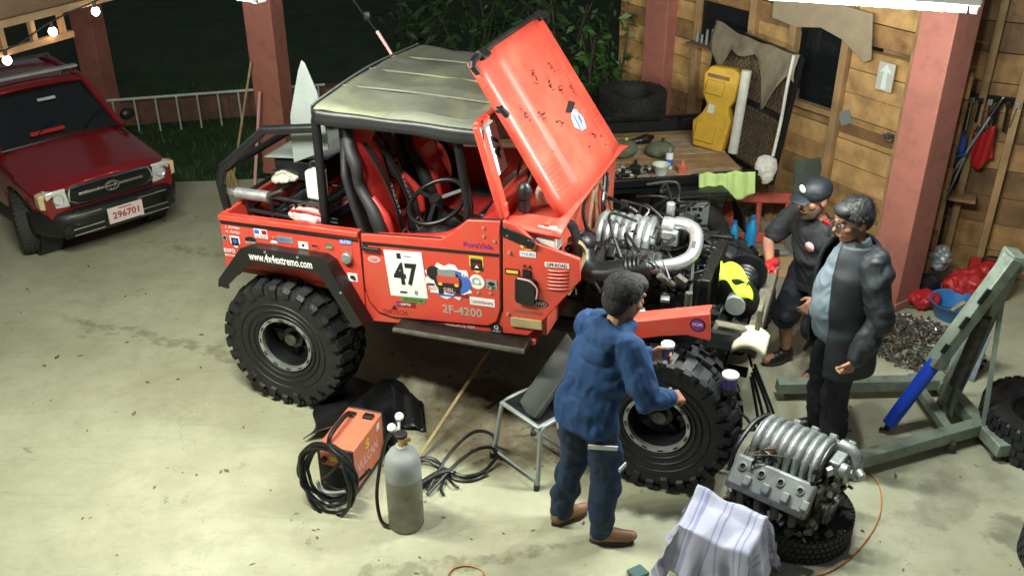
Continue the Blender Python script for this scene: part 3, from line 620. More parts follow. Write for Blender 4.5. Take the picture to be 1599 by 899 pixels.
stick(door, 1.392, 1.186, .10, .098, shape='oval', y=DY, extra=[(-.003, .004, .055, .05, 'grey', 'oval', None), (0, .002, .038, .034, 'sticker', 'oval', None), (.018, -.012, .02, .01, 'green', 'rect', None)])
stick(door, 1.487, 1.185, .072, .062, base='grey', y=DY, extra=[(0, .005, .045, .03, 'ink', 'oval', None), (0, -.02, .05, .01, 'ink', 'rect', None)])
stick(door, 1.425, 1.052, .165, .052, txt='Llantichanera', tm='redink', y=DY, th=.5)
stick(door, 1.288, .962, .268, .060, shape='none', txt='2F-4200', tm='silver_ink', y=DY + .002, nm='lettering', tw=1, th=1, bold=.02)
stick(door, .955, .975, .165, .036, base='green', txt='OFF ROAD 4x4', tm='ink', y=DY, tilt=-.08)
stick(door, .90, .931, .135, .034, base='redink', txt='parts', tm='sticker', y=DY, th=.75, tw=.5, tilt=-.08, extra=[(-.045, 0, .035, .014, 'blueink', 'rect', None)])
stick(cw, 0.83, .845, .17, .045, shape='none', txt='SINTUG', tm='redink', y=-Y - .004, nm='lettering', tw=1, th=.9, tilt=-.1, extra=[(0, .035, .04, .028, 'ink', 'tri', None)]) if False else stick(door, .82, .858, .17, .045, shape='none', txt='DIRTECH', tm='redink', y=DY + .002, nm='lettering', tw=1, th=.8, tilt=-.1, extra=[(0, .038, .045, .03, 'ink', 'tri', None)])
stick(jeep, 1.265, .848, .20, .036, shape='none', txt='RESCATE 4x4', tm='pink', y=-Y + .0035, nm='lettering', tw=1, th=.95, bold=.02)
stick(jeep, 1.30, .822, .10, .022, shape='none', txt='EXTREMO', tm='sticker', y=-Y + .0035, nm='lettering', tw=1, th=.95)
stick(jeep, 1.51, .872, .085, .075, base='ink', shape='oval', y=-Y + .002, extra=[(0, .008, .03, .03, 'sticker', '', 'Q'), (0, -.018, .05, .01, 'sticker', '', 'QUAKE')])
stick(door, .695, 1.215, .09, .045, base='pink', shape='oval', y=DY, txt='NGK', tm='redink', tw=.6)
stick(door, 1.405, 1.432, .19, .034, shape='none', txt='PuraVida', tm='purple', y=DY + .002, nm='lettering', tw=1, th=1, bold=.016)
# quarter panel stickers
QY = -Y - .004
stick(jeep, -.352, 1.262, .12, .022, shape='none', txt='J. Zuñiga', tm='sticker', y=QY, nm='lettering', tw=.95, th=.95)
stick(jeep, -.352, 1.228, .12, .022, shape='none', txt='A. Zuñiga', tm='sticker', y=QY, nm='lettering', tw=.95, th=.95)
stick(jeep, -.425, 1.175, .04, .042, base='grey', shape='oval', y=QY, extra=[(0, 0, .025, .025, 'ink', 'oval', None)])
stick(jeep, -.345, 1.155, .075, .085, shape='shield', y=QY, extra=[(0, .004, .058, .058, 'ink', 'rect', None), (0, .008, .035, .03, 'blueink', 'oval', None)])
stick(jeep, -.222, 1.19, .085, .05, base='ink', shape='oval', y=QY, extra=[(0, -.015, .075, .014, 'sticker', '', 'RACING')])
stick(jeep, -.40, 1.085, .09, .03, shape='none', txt='EXPO', tm='sticker', y=QY, nm='lettering', tw=1, th=1, bold=.03)
stick(jeep, -.398, 1.05, .085, .018, shape='none', txt='MOVIL', tm='sticker', y=QY, nm='lettering', tw=1, th=1)
stick(jeep, -.135, 1.252, .10, .065, base='sticker', y=QY, tilt=-.05, extra=[(-.028, .012, .036, .03, 'blueink', 'rect', None), (.028, .012, .036, .03, 'redink', 'rect', None), (0, -.02, .08, .018, 'redink', '', 'UK TOUR')])
stick(jeep, -.04, 1.225, .07, .06, base='redink', shape='none', txt='✶', y=QY, extra=[(0, 0, .06, .05, 'sticker', 'tri', None), (0, .01, .03, .02, 'redink', 'tri', None)])
stick(jeep, .045, 1.238, .125, .042, base='grey', txt='LAMINADOS', tm='blueink', y=QY)
stick(jeep, .18, 1.222, .072, .048, y=QY, extra=[(0, 0, .02, .022, 'ink', 'oval', None)])
stick(jeep, .265, 1.228, .062, .05, base='redmatte', shape='oval', y=QY, extra=[(0, .004, .04, .02, 'ink', '', 'MM')])
stick(jeep, .37, 1.245, .065, .05, base='olive', shape='oval', y=QY, extra=[(0, -.004, .045, .014, 'stick', 'rect', None)])
stick(jeep, .495, 1.30, .088, .038, base='blueink', txt='BILSTEIN', tm='sticker', y=QY)
stick(jeep, .525, 1.052, .07, .058, y=QY, extra=[(0, 0, .04, .03, 'ink', 'oval', None), (.01, -.012, .03, .02, 'redink', 'oval', None)])
q = MB(); q.box((.495, -Y - .001, 1.205), (.09, .004, .12)); q.build('fuel_recess', M['redmatte'], jeep)
q = MB(); q.cyl((.50, -Y + .02, 1.19), (.50, -Y - .03, 1.19), .042, .036, 18); q.build('fuel_cap', M['alu'], jeep, bevel=.004)
# flare with web address
fo = [(-.43, .88), (-.42, .93), (-.21, 1.195), (-.16, 1.212), (.36, 1.226), (.42, 1.195), (.645, .80), (.59, .765)]
fi = [(-.35, .87), (-.35, .90), (-.15, 1.10), (-.12, 1.112), (.33, 1.126), (.375, 1.10), (.56, .79), (.53, .772)]
q = MB(); n = len(fo)
for (y0, y1) in ((-.97, -.958),):
    vs = [(x, y0, z) for x, z in fo] + [(x, y0, z) for x, z in fi] + [(x, y1, z) for x, z in fo] + [(x, y1, z) for x, z in fi]
    fs = [(i, i + 1, n + i + 1, n + i) for i in range(n - 1)] + [(2 * n + i, 3 * n + i, 3 * n + i + 1, 2 * n + i + 1) for i in range(n - 1)]
    q.add(vs, fs)
top = [(x, -.97, z) for x, z in fo] + [(x, -.83, z - .03) for x, z in fo] + [(x, -.97, z - .012) for x, z in fo] + [(x, -.83, z - .042) for x, z in fo]
q.add(top, [(i, n + i, n + i + 1, i + 1) for i in range(n - 1)] + [(2 * n + i, 2 * n + i + 1, 3 * n + i + 1, 3 * n + i) for i in range(n - 1)])
flr = q.build('wheel_arch_flare', M['black'], jeep, smooth=20)
stick(flr, .085, 1.164, .47, .060, shape='none', txt='www.4x4extremo.com', tm='sticker', y=-.9705, nm='lettering', tw=1, th=1, bold=.022, tilt=-.035)
q = MB()
for x, z in ((-.02, 1.195), (.22, 1.20), (.51, 1.0)): q.cyl((x, -.976, z + .008), (x, -.96, z + .008), .008, n=8)
q.build('flare_bolts', M['polish'], flr)['kind'] = 'stuff'
q = MB(); q.prism([(x, z) for x, z in fo] , .83, 1.0); q.build('wheel_arch_flare', M['black'], jeep)
# cowl details
q = MB(); q.prism(rrect(1.64, 1.095, 1.775, 1.275, .03), -Y - .03, -Y); q.build('air_scoop', M['black'], cw, bevel=.01)
q = MB(); q.tube([(1.66, -Y - .032, 1.27), (1.74, -Y - .034, 1.265), (1.785, -Y - .032, 1.22), (1.78, -Y - .03, 1.15)], .005, 6); q.build('scoop_trim', M['pink'], cw)
stick(cw, 1.617, 1.292, .09, .036, base='ink', y=-Y - .004, extra=[(0, 0, .075, .02, 'yellow', 'rect', None)])
q = MB(); q.box((1.71, -Y - .006, 1.30), (.05, .012, .045)); q.cyl((1.695, -Y - .01, 1.345), (1.695, -Y, 1.345), .008, n=8); q.cyl((1.728, -Y - .01, 1.345), (1.728, -Y, 1.345), .008, n=8); q.build('switch_block', M['black'], cw)
for i in range(6):
    z = 1.345 - i * .024; q = MB(); q.grid(lambda u, v: (1.835 + .135 * u, -Y - .002 - .012 * math.sin(PI * v) * math.sin(PI * u) ** .4, z - .016 + .016 * v + .02 * u), 8, 3); q.build('louvre', M['red'], cw, smooth=180)
stick(cw, 1.895, 1.385, .15, .03, base='sticker', txt='OFF-ROAD', tm='ink', y=-Y - .004, th=.8, tilt=-.09, bold=.03)
stick(cw, 1.715, 1.478, .095, .055, base='yellow', shape='oval', y=-Y - .004, extra=[(0, .012, .06, .02, 'green', 'oval', None), (0, -.012, .06, .012, 'redink', 'rect', None)])
stick(cw, 1.715, 1.425, .10, .035, base='sticker', y=-Y - .004, txt='TOURS', tm='blueink')
stick(cw, 1.80, 1.11, .09, .042, base='ink', shape='oval', y=-Y - .004, txt='4WD', tm='silver_ink')
stick(cw, 1.72, 1.035, .19, .026, shape='none', txt='LANDCRUISER', tm='rust', y=-Y - .002, nm='lettering', tw=1, th=.8)
q = MB(); q.box((1.71, -Y - .008, .957), (.20, .016, .062), (0, -.06, 0)); q.build('sill_plate', M['stick'], cw, bevel=.004)
q = MB(); q.bar((1.555, -Y - .012, 1.555), (1.75, -Y - .012, 1.50), .012, .065); q.cyl((1.735, -Y - .03, 1.505), (1.735, -Y, 1.505), .028, n=12); q.build('windscreen_hinge', M['blackmetal'], cw, bevel=.005)
# running board
q = MB(); q.bar((.86, -.88, .80), (1.74, -.88, .83), .15, .035); rb = q.build('running_board', M['greasy'], jeep, bevel=.006)
MB().tube([(.86, -.955, .80), (1.74, -.955, .83)], .018, 8).build('board_edge', M['iron'], rb)
# --- scuttle, windscreen
q = MB()
q.grid(lambda u, v: (1.54 + .36 * u, -.80 + 1.6 * v, 1.605 - .02 * u - .05 * abs(2 * v - 1) ** 6 + .01), 6, 24); q.build('scuttle', M['red'], jeep, smooth=180, solid=.02)
q = MB(); q.box((1.80, 0, 1.22), (.03, 1.5, .75)); q.build('firewall', M['redmatte'], jeep)
wsf = MB(); b0, t0 = Vector((1.53, 0, 1.60)), Vector((1.375, 0, 2.135))
def WS(y, t): return b0.lerp(t0, t) + Vector((0, y, 0))
for s in (-1, 1): wsf.bar(WS(s * .735, -.02), WS(s * .735, 1.02), .085, .05)
wsf.bar(WS(-.76, 1), WS(.76, 1), .05, .07); wsf.bar(WS(-.76, .06), WS(.76, .06), .05, .11)
wf = wsf.build('windscreen_frame', M['red'], jeep, bevel=.014)
g = MB(); g.add([WS(-.70, .12), WS(.70, .12), WS(.70, .97), WS(-.70, .97)], [(0, 1, 2, 3)]); g.build('glass', M['glass'], wf)
q = MB(); d_ = (t0 - b0).normalized(); q.add([WS(y, t) + Vector((.012, 0, .004)) for y, t in ((-.69, .42), (-.53, .42), (-.53, .95), (-.69, .95))], [(0, 1, 2, 3)], 0); q.text('47', WS(-.61, .70) + Vector((.016, 0, .005)), d_, (0, -1, 0), .16, .09, 1, .03); q.build('number_paper', [M['sticker'], M['ink']], wf, smooth=0)
q = MB(); q.tube([WS(-.40, .10) + Vector((.05, 0, 0)), WS(-.2, .35) + Vector((.03, 0, 0)), WS(.1, .45) + Vector((.03, 0, 0))], .008, 6); q.build('wiper', M['black'], wf)
q = MB(); q.cyl((1.63, -.66, 1.62), (1.63, -.66, 1.69), .035, n=12); q.sph((1.63, -.66, 1.74), (.045, .04, .065), 12); q.tube([(1.65, -.66, 1.79), (1.66, -.60, 1.86), (1.62, -.54, 1.88)], .008, 5); q.build('wiper_motor', M['black'], jeep)
q = MB(); q.sph((1.72, -.46, 1.67), (.085, .10, .085), 16); q.cyl((1.72, -.46, 1.68), (1.69, -.47, 1.79), .04, .03, 12); q.build('white_reservoir', mat('pale_pink_plastic', (.62, .45, .38), .5), jeep)
# --- bonnet, raised and leaning on the windscreen
hd = (Vector((1.29, 0, 2.47)) - Vector((1.87, 0, 1.62))); HL = hd.length; hd.normalize(); hn = Vector((hd.z, 0, -hd.x))   # hn faces forward
if hn.x < 0: hn = -hn
def HP(y, t, o=0): return Vector((1.87, y, 1.62)) + hd * (t * HL) + hn * o
q = MB()
def hz(y):
    a = abs(y); return .03 * (1 - (a / .7) ** 2) + (.022 if a < .34 else .022 * max(0, 1 - (a - .34) / .03))
hw = lambda t: .64 - .04 * t
q.grid(lambda u, v: HP((2 * u - 1) * hw(v), v, hz((2 * u - 1) * hw(v)) - (.05 * max(0, (abs(2 * u - 1) - .95) / .05))), 48, 10)
bon = q.build('bonnet', M['red'], jeep, smooth=50, solid=.008)
q = MB(); q.tube([HP(-.62, .93, .0), HP(-.60, 1.0, .015), HP(0, 1.012, .03), HP(.60, 1.0, .015), HP(.62, .93, 0)], .022, 8); q.build('bonnet_rim', M['greasy'], bon)
for s in (-1, 1):
    q = MB(); q.bar(HP(s * .50, .97, .045), HP(s * .50, 1.03, .02), .10, .03); q.build('bonnet_bracket', M['greasy'], bon, bevel=.006)
q = MB(); q.cyl(HP(-.64, .70, .0), HP(-.72, .68, .06), .012, n=8); q.cyl(HP(-.70, .655, .055), HP(-.74, .71, .065), .02, n=10); q.sph(HP(-.645, .70, .0), .022, 10); q.build('rubber_latch', M['black'], bon)
for s in (-1, 1):
    for i in range(7):
        t = .10 + i * .028; q = MB(); y0 = .40; 
        q.grid(lambda u, v: HP(s * (y0 + .17 * u), t + .018 * v + .02 * u, hz(y0 + .17 * u) + .004 + .014 * math.sin(PI * v) * math.sin(PI * u) ** .5), 8, 3); q.build('louvre', M['red'], bon, smooth=180)
# bonnet stickers and paint chips
def hs(y, t, o=.004): return HP(y, t, hz(y) + o + .004)
q = MB(); P = [(-.10 + .0, .0), (-.03, -.05), (.05, -.06), (.09, .0), (.06, .07), (.0, .09), (-.07, .06)]
q.add([hs(.10 + a, .33 + b * 1.0) for a, b in P], [tuple(range(7))], 0)
for a, b, w2, h2 in ((-.03, .01, .03, .10), (.02, -.01, .02, .09), (.05, .02, .02, .07)): q.add([hs(.10 + a + c * w2 / 2 + d * .01, .33 + b + d * h2 / 2, .0052) for c, d in ((-1, -1), (1, -1), (1, 1), (-1, 1))], [(0, 1, 2, 3)], 1)
q.add([hs(.10 + .11 * c, .44 + .035 * d, .0056) for c, d in ((-1, -.2), (-.2, -1), (1, -.1), (.3, 1))], [(0, 1, 2, 3)], 2)
q.build('bonnet_sticker', [M['sticker'], M['blueink'], M['ink']], bon, smooth=0)
for i, (y, t) in enumerate([(-.44, .60), (-.30, .52), (-.14, .42), (.02, .62), (.18, .70), (.24, .66), (-.12, .72), (.02, .16), (.20, .20), (.30, .12), (-.36, .28), (.30, .52), (.12, .56)]):
    q = MB()
    for k in range(random.choice((3, 8, 14))):
        a0 = random.gauss(0, .018); b0_ = random.gauss(0, .026); l = rnd(.003, .026); b2 = rnd(.001, .008)
        q.add([hs(y + a0 - l, t + b0_, .003), hs(y + a0, t + b0_ + b2, .003), hs(y + a0 + l, t + b0_ + rnd(-.01, .01), .003), hs(y + a0, t + b0_ - b2, .003)], [(0, 1, 2, 3)])
    q.build('paint_chips', M['ink'], bon, smooth=0)['kind'] = 'stuff'
# --- canvas roof
q = MB()
def cz_(u, v):
    x = .30 + 1.12 * u; y = -.76 + 1.52 * v
    sag = .012 * math.sin(u * PI * 4 + .6) - .012 * abs(math.sin(v * PI * 3)) * (1 if .1 < u < .9 else .2)
    e = max(0, (abs(2 * v - 1) - .93) / .07); e2 = max(0, (.04 - u) / .04) + max(0, (u - .965) / .035)
    return (x, y, 2.135 + .035 * (1 - (2 * v - 1) ** 2) + sag - .02 * e * e - .015 * min(1, e2) + .004 * noise.noise((x * 9, y * 3, 0)))
q.grid(cz_, 40, 60)
cv = q.build('canvas_roof', M['canvas'], jeep, smooth=180, solid=.008)
for s in (-1, 1):
    q = MB(); q.grid(lambda u, v: (.30 + 1.12 * u, s * (.765 + .01 * v + .006 * math.sin(u * 17)), 2.125 - .085 * v - .008 * math.sin(u * 9) * v), 30, 3); q.build('canvas_valance', M['black'], cv, smooth=180, solid=.006)
q = MB(); q.grid(lambda u, v: (.295 - .008 * math.sin(u * 14), -.76 + 1.52 * u, 2.13 + .03 * (1 - (2 * u - 1) ** 2) - .075 * v), 30, 3); q.build('canvas_valance', M['black'], cv, smooth=180, solid=.006)
MB().tube([(.29, -.765, 2.14), (.285, 0, 2.175), (.29, .765, 2.14)], .008, 6).build('canvas_piping', M['grey'], cv)
for i in range(3):
    y = -.40 + i * .36
    q = MB(); q.tube([(.32, y, 2.168 + .01 * (1 - abs(i - 1))), (.8, y + .01, 2.172), (1.38, y, 2.165)], .007, 6); q.build('canvas_seam', M['canvas'], cv)
for s in (-1, 1): MB().tube([(1.40, s * .75, 2.1), (1.40, s * .75, 2.02), (1.42, s * .72, 1.96)], .006, 5).build('tie_cord', M['stick'], cv)
# --- roll cage
rc = [[(.28, -.70, .95), (.28, -.70, 2.02), (.28, -.62, 2.09), (.28, .62, 2.09), (.28, .70, 2.02), (.28, .70, .95)], [(1.24, -.68, .85), (1.28, -.68, 1.6), (1.20, -.66, 2.06), (1.2, .66, 2.06), (1.28, .68, 1.6), (1.24, .68, .85)]]
for s in (-1, 1): rc += [[(.28, s * .70, 1.98), (-.10, s * .70, 1.92), (-.46, s * .70, 1.62), (-.495, s * .70, 1.5), (-.42, s * .70, .98)], [(.28, s * .66, 2.07), (1.2, s * .66, 2.07)]]
rc += [[(-.46, -.7, 1.60), (-.46, .7, 1.60)], [(.28, -.68, 1.45), (.28, .68, 1.45)]]
for i, p in enumerate(rc):
    # short segments keep the bends tight
    P = []
    for a, b in zip(p, p[1:]): P += [Vector(a), Vector(a).lerp(Vector(b), .12), Vector(a).lerp(Vector(b), .88)]
    P.append(Vector(p[-1])); q = MB(); q.tube(P, .030 if i < 4 else .026, 10, k=3); q.build('roll_cage_tube', M['blackmetal'], jeep)
# --- seats
def seat(y, ribbed):
    s = bpy.data.objects.new('seat', None); COL.objects.link(s); s.parent = jeep; s.location = (.58, y, 1.10)
    def bk(u, v, o, w0, yc=0):   # backrest surface: v up, u across
        z = .02 + .86 * v; x = -.20 * v - .03 * math.sin(v * PI)
        return x + o, yc + (2 * u - 1) * w0, z
    q = MB()
    q.grid(lambda u, v: bk(u, v, .075 + (.018 * abs(math.sin(v * PI * 6)) if ribbed and v < .8 else .012 * math.sin(v * 5)) - .05 * (2 * u - 1) ** 4, .175 - .05 * max(0, v - .75) * 4), 12, 50)
    q.build('backrest_pad', M['leather'], s, smooth=180, solid=.03, soff=-1)
    q = MB(); q.grid(lambda u, v: bk(u, v, -.03 - .03 * math.sin(PI * u), (.245 if v < .62 else .245 - .09 * math.sin((v - .62) / .38 * PI / 2))), 10, 24); q.build('backrest_shell', M['blackcloth'], s, smooth=180, solid=.035)
    for d in (-1, 1):
        q = MB(); pts = [(.06, d * .225, .02), (.075, d * .245, .18), (.02, d * .245, .34), (-.09, d * .21, .48), (-.09, d * .235, .62), (-.15, d * .20, .74), (-.18, d * .15, .86)]
        q.tube(pts, [.042, .055, .055, .038, .036, .042, .04, .035], 12, k=6); q.build('bolster', M['blackcloth'], s, smooth=180)
        q = MB(); q.tube([(.03, d * .22, -.04), (.22, d * .235, .0), (.42, d * .225, -.02), (.50, d * .20, -.05)], [.06, .07, .065, .05], 12, k=6); q.build('side_bolster', M['blackcloth'], s, smooth=180)
        q = MB(); q.tube([(.135, d * .225, .16), (.10, d * .235, .30), (.0, d * .215, .42)], [.02, .032, .02], 8, k=5); q.build('bolster_trim', M['leather'], s, smooth=180)
    q = MB(); q.grid(lambda u, v: (.02 + .48 * v, (2 * u - 1) * .19, .0 + .025 * v + (.012 * abs(math.sin(v * PI * 5)) if ribbed else 0) - .05 * max(0, v - .85) * 6 * .5), 10, 40); q.build('cushion', M['leather'], s, smooth=180, solid=.10, soff=-1)
    MB().box((.22, 0, -.19), (.42, .36, .2)).build('seat_base', M['black'], s, bevel=.02)
    if not ribbed:
        for d in (-1, 1):
            A = [(-.12, d * .07, .72), (-.01, d * .075, .56), (.09, d * .085, .34), (.14, d * .10, .14)]
            P = smoothpath(A, 6); q = MB(); W = .024
            for a, b in zip(P, P[1:]): q.add([a + Vector((.004, -W, 0)), a + Vector((.004, W, 0)), b + Vector((.004, W, 0)), b + Vector((.004, -W, 0))], [(0, 1, 2, 3)])
            q.build('harness_strap', M['blackcloth'], s, smooth=0, solid=.004)
            a, b = Vector((.035, d * .08, .47)), Vector((.105, d * .088, .25)); dd = (b - a).normalized()
            q = MB(); q.text('TAKATA', (a + b) / 2 + Vector((.026, 0, .010)), dd, Vector((0, 1, 0)).cross(dd).cross(dd) * -1, .21, .028, 0, .02); q.build('strap_lettering', M['sticker'], s, smooth=0)
            q = MB(); c0 = Vector((.155, d * .10, .13)); q.tube([c0 + Vector((0, -.032, .03)), c0 + Vector((0, .032, .03)), c0 + Vector((.02, .03, -.03)), c0 + Vector((.02, -.03, -.03))], .006, 6, k=2, closed=True); q.build('buckle', M['polish'], s)
        q = MB(); q.box((-.135, 0, .73), (.01, .03, .03)); q.build('seat_badge', M['sticker'], s)
    return s
seat(-.38, False); seat(.36, True)
st = bpy.data.objects.new('steering_wheel', None); COL.objects.link(st); st.parent = jeep; st.location = (.97, -.47, 1.50); st.rotation_euler = (R(26), R(-12), 0)
q = MB(); q.tube([(.19 * math.cos(a), .19 * math.sin(a), 0) for a in [i * PI / 8 for i in range(16)]], .016, 10, k=3, closed=True); q.build('wheel_rim', M['hose'], st)
for a in (0, 2 * PI / 3, 4 * PI / 3): q = MB(); q.bar((0, 0, .02), (.18 * math.cos(a + .5), .18 * math.sin(a + .5), 0), .03, .006); q.build('spoke', M['polish'] if a == 0 else M['blackmetal'], st)
q = MB(); q.cyl((0, 0, -.02), (0, 0, .035), .05, .04, 16); q.cyl((.1, .06, -.3), (0, 0, -.02), .02, n=8); q.build('hub', M['black'], st)
q = MB(); q.tube([(1.42, -.72, 1.44), (1.40, 0, 1.48), (1.42, .72, 1.44)], .10, 12); q.build('dashboard', M['leather'], jeep)
q = MB(); q.box((1.36, -.42, 1.44), (.12, .34, .16)); q.build('gauge_cluster', M['black'], jeep, bevel=.02)
q = MB(); q.tube([(1.18, .02, .85), (1.14, .02, 1.2)], .012, 8); q.sph((1.14, .02, 1.22), .028, 10); q.build('gear_lever', M['black'], jeep)
q = MB(); q.box((.98, 0, .95), (.7, .22, .26)); q.build('centre_console', M['black'], jeep, bevel=.03)
# --- rear rack
q = MB()
for z in (1.18, 1.30, 1.42):
    q.tube([(-.36, -.62, z), (.20, -.62, z)], .014, 6); q.tube([(-.36, .5, z), (.20, .5, z)], .014, 6); q.tube([(-.36, -.62, z), (-.36, .5, z)], .014, 6)
for x in (-.36, -.17, .02, .20): q.tube([(x, -.62, 1.0), (x, -.62, 1.42)], .013, 6); q.tube([(x, -.62, 1.42), (x, .5, 1.42)], .013, 6)
for y in (-.3, .1): q.tube([(-.36, y, 1.42), (.2, y, 1.42)], .012, 6)
q.build('cargo_rack', M['blackmetal'], jeep)
# --- engine bay
eng = bpy.data.objects.new('engine', None); COL.objects.link(eng); eng.parent = jeep
MB().box((2.15, 0, .98), (.56, .50, .42)).build('block', M['greasy'], eng, bevel=.05)
for s in (-1, 1):
    q = MB(); E = Matrix.Rotation(s * -R(42), 3, 'X'); q.box((2.15, s * .27, 1.17), (.52, .22, .14), E); q.build('valve_cover', M['greasy'], eng, bevel=.03)
    for i in range(4): q = MB(); q.box((1.96 + i * .125, s * .30, 1.245), (.055, .075, .045), E); q.build('ignition_coil', M['black'], eng, bevel=.008)
def runners(par, x0, n, dx, zc, wy, m, M4=None):
    b_ = MB(); b_.M = Matrix.Diagonal((1, 1, .72, 1)) if not M4 else M4; b_.cyl((x0 - dx * .6, 0, (zc - .06) / .72), (x0 + dx * (n - .4), 0, (zc - .06) / .72), wy * .98, n=28); b_.build('plenum_barrel', M['dullalu'], par)
    for i in range(n):
        q = MB()
        if M4: q.M = M4
        x = x0 + i * dx
        q.tube([(x, -wy * 1.12, zc - .125)] + [(x, -wy * math.cos(t), zc - .06 + .70 * wy * math.sin(t)) for t in [R(12 + i_ * 19.5) for i_ in range(9)]] + [(x, wy * 1.12, zc - .125)], dx * .46, 10, k=3); q.build('intake_runner', m, par, smooth=180)
runners(eng, 1.95, 7, .052, 1.315, .145, M['alu'])
q = MB(); q.box((2.10, 0, 1.25), (.42, .26, .10)); q.build('plenum', M['dullalu'], eng, bevel=.03)
q = MB(); q.cyl((2.34, -.02, 1.36), (2.42, -.02, 1.36), .06, n=16); q.box((2.40, -.02, 1.30), (.10, .14, .10)); q.cyl((2.36, .1, 1.38), (2.36, .1, 1.47), .03, n=10); q.build('throttle_body', M['alu'], eng, bevel=.008)
q = MB(); q.tube([(2.42, .0, 1.38), (2.50, -.02, 1.385), (2.56, -.07, 1.37), (2.585, -.16, 1.33), (2.575, -.25, 1.29), (2.52, -.32, 1.265), (2.43, -.37, 1.25), (2.33, -.40, 1.235)], .042, 16, k=6); q.build('intake_pipe', M['polish'], eng, smooth=180)
q = MB(); q.tube([(2.36, -.40, 1.24), (2.20, -.43, 1.20), (2.05, -.45, 1.165), (1.95, -.42, 1.19), (1.90, -.33, 1.27)], .078, 16, k=6); q.build('rubber_intake_hose', M['hose'], eng, smooth=180)
for i in range(4): q = MB(); x = 2.30 - i * .025; q.lathe([(.083, -.008), (.09, 0), (.083, .008)], (x, -.405 - i * .004, 1.232 - i * .006), (1, .1, .25), 16); q.build('hose_rib', M['hose'], eng)
q = MB(); q.sph((1.90, -.33, 1.30), (.085, .085, .075), 16); q.build('air_box', M['black'], eng)
for a in ((2.48, .16, 1.25, .13), (2.50, -.12, 1.02, .10), (2.50, .05, .90, .09)):
    q = MB(); q.lathe([(a[3], -.03), (a[3], -.022), (a[3] * .88, -.01), (a[3] * .88, .01), (a[3], .022), (a[3], .03), (a[3] * .5, .03), (.01, .02)], (a[0], a[1], a[2]), (1, 0, 0), 28); q.build('pulley', M['greasy'], eng)
random.seed(31)
for i in range(60):
    q = MB(); a = Vector((rnd(1.84, 2.6), rnd(-.5, .5), rnd(1.0, 1.35))); p = [a]
    for k in range(3): a = a + Vector((rnd(-.22, .22), rnd(-.2, .2), rnd(-.12, .12))); a.z = min(1.42, max(.9, a.z)); a.x = min(2.68, max(1.84, a.x)); p.append(a.copy())
    q.tube(p, rnd(.004, .013), 6); q.build('wiring_hose', random.choice([M['hose'], M['hose'], M['black'], M['greasy'], M['stick'] if i % 9 == 0 else M['hose']]), eng)
for i in range(90):
    q = MB(); c0 = (rnd(1.88, 2.68), rnd(-.52, .5), rnd(.85, 1.22)); sz = (rnd(.02, .08), rnd(.02, .08), rnd(.02, .08))
    if i % 2: q.box(c0, sz, (rnd(-.4, .4), rnd(-.4, .4), rnd(-.6, .6)))
    else: q.cyl(c0, Vector(c0) + Vector((rnd(-.1, .1), rnd(-.1, .1), rnd(-.03, .1))), rnd(.015, .04), n=10)
    q.build('engine_fitting', random.choice([M['greasy'], M['iron'], M['black'], M['alu'], M['greasy']]), eng, bevel=.006)
q = MB(); q.tube([(1.88, -.55, 1.42), (1.93, -.50, 1.38), (1.95, -.46, 1.30), (1.93, -.50, 1.18), (1.88, -.56, 1.05)], .02, 6); q.build('yellow_strap', M['stick'], eng)
for i in range(5): q = MB(); q.tube([(1.83, -.60 + i * .03, 1.58 - i * .02), (1.90, -.58 + i * .02, 1.50), (1.93, -.54 + i * .02, 1.30), (1.90, -.50, 1.1)], .012, 6); q.build('wiring_loom', M['hose'], eng)
q = MB(); q.box((1.80, -.70, 1.50), (.13, .12, .16)); wb = q.build('fuse_box', M['white'], jeep, bevel=.012)
MB().box((1.865, -.70, 1.50), (.004, .09, .12)).build('fuse_box_lid', M['grey'], wb)
for i in range(6): q = MB(); q.tube([(1.82, rnd(-.2, .5), 1.55), (1.86, rnd(-.2, .5), 1.5), (1.9, rnd(-.3, .5), 1.3), (1.92, rnd(-.3, .5), 1.1)], .012, 6); q.build('wiring_loom', random.choice([M['rust'], M['hose']]), eng)
# --- front: radiator, inner wings, winch, bumper
q = MB(); q.box((2.68, .02, .96), (.07, .62, .40)); rad = q.build('radiator', M['greasy'], jeep, bevel=.01)
for i in range(9): MB().box((2.64, -.26 + i * .07, .96), (.012, .02, .36)).build('radiator_fin', M['iron'], rad)
q = MB(); q.prism([(2.20, .955), (2.41, .972), (2.53, 1.015), (2.68, 1.055), (2.815, 1.046), (2.797, 1.222), (2.40, 1.095), (2.2, 1.03)], -.80, -.77); q.bar((2.25, -.73, 1.045), (2.79, -.73, 1.213), .10, .015); fw = q.build('wing_rail', M['red'], jeep, bevel=.006)
stick(fw, 2.735, 1.137, .09, .085, base='ink', shape='oval', y=-.803, extra=[(0, 0, .078, .072, 'purple', 'oval', None), (0, .005, .06, .02, 'sticker', '', 'OCAR')])
q = MB(); q.prism([(2.1, .985), (2.75, 1.04), (2.62, .82), (2.4, .80)], -.76, -.73); q.build('splash_plate', M['black'], jeep)
q = MB(); q.prism([(2.2, .88), (2.7, .90), (2.7, .98), (2.2, .96)], .77, .80); q.build('wing_rail', M['greasy'], jeep, bevel=.006)
wn = bpy.data.objects.new('winch', None); COL.objects.link(wn); wn.parent = jeep
q = MB(); q.cyl((2.88, -.18, 1.02), (2.88, .16, 1.02), .075, n=20); q.build('drum', M['black'], wn)
for y in (-.20, .17): q = MB(); q.lathe([(.001, -.015), (.135, -.015), (.135, .015), (.001, .015)], (2.88, y, 1.02), (0, 1, 0), 28); q.build('drum_flange', M['blackmetal'], wn)
q = MB(); q.cyl((2.88, -.30, 1.02), (2.88, -.21, 1.02), .062, n=20); q.build('drum_hub', M['grey'], wn)
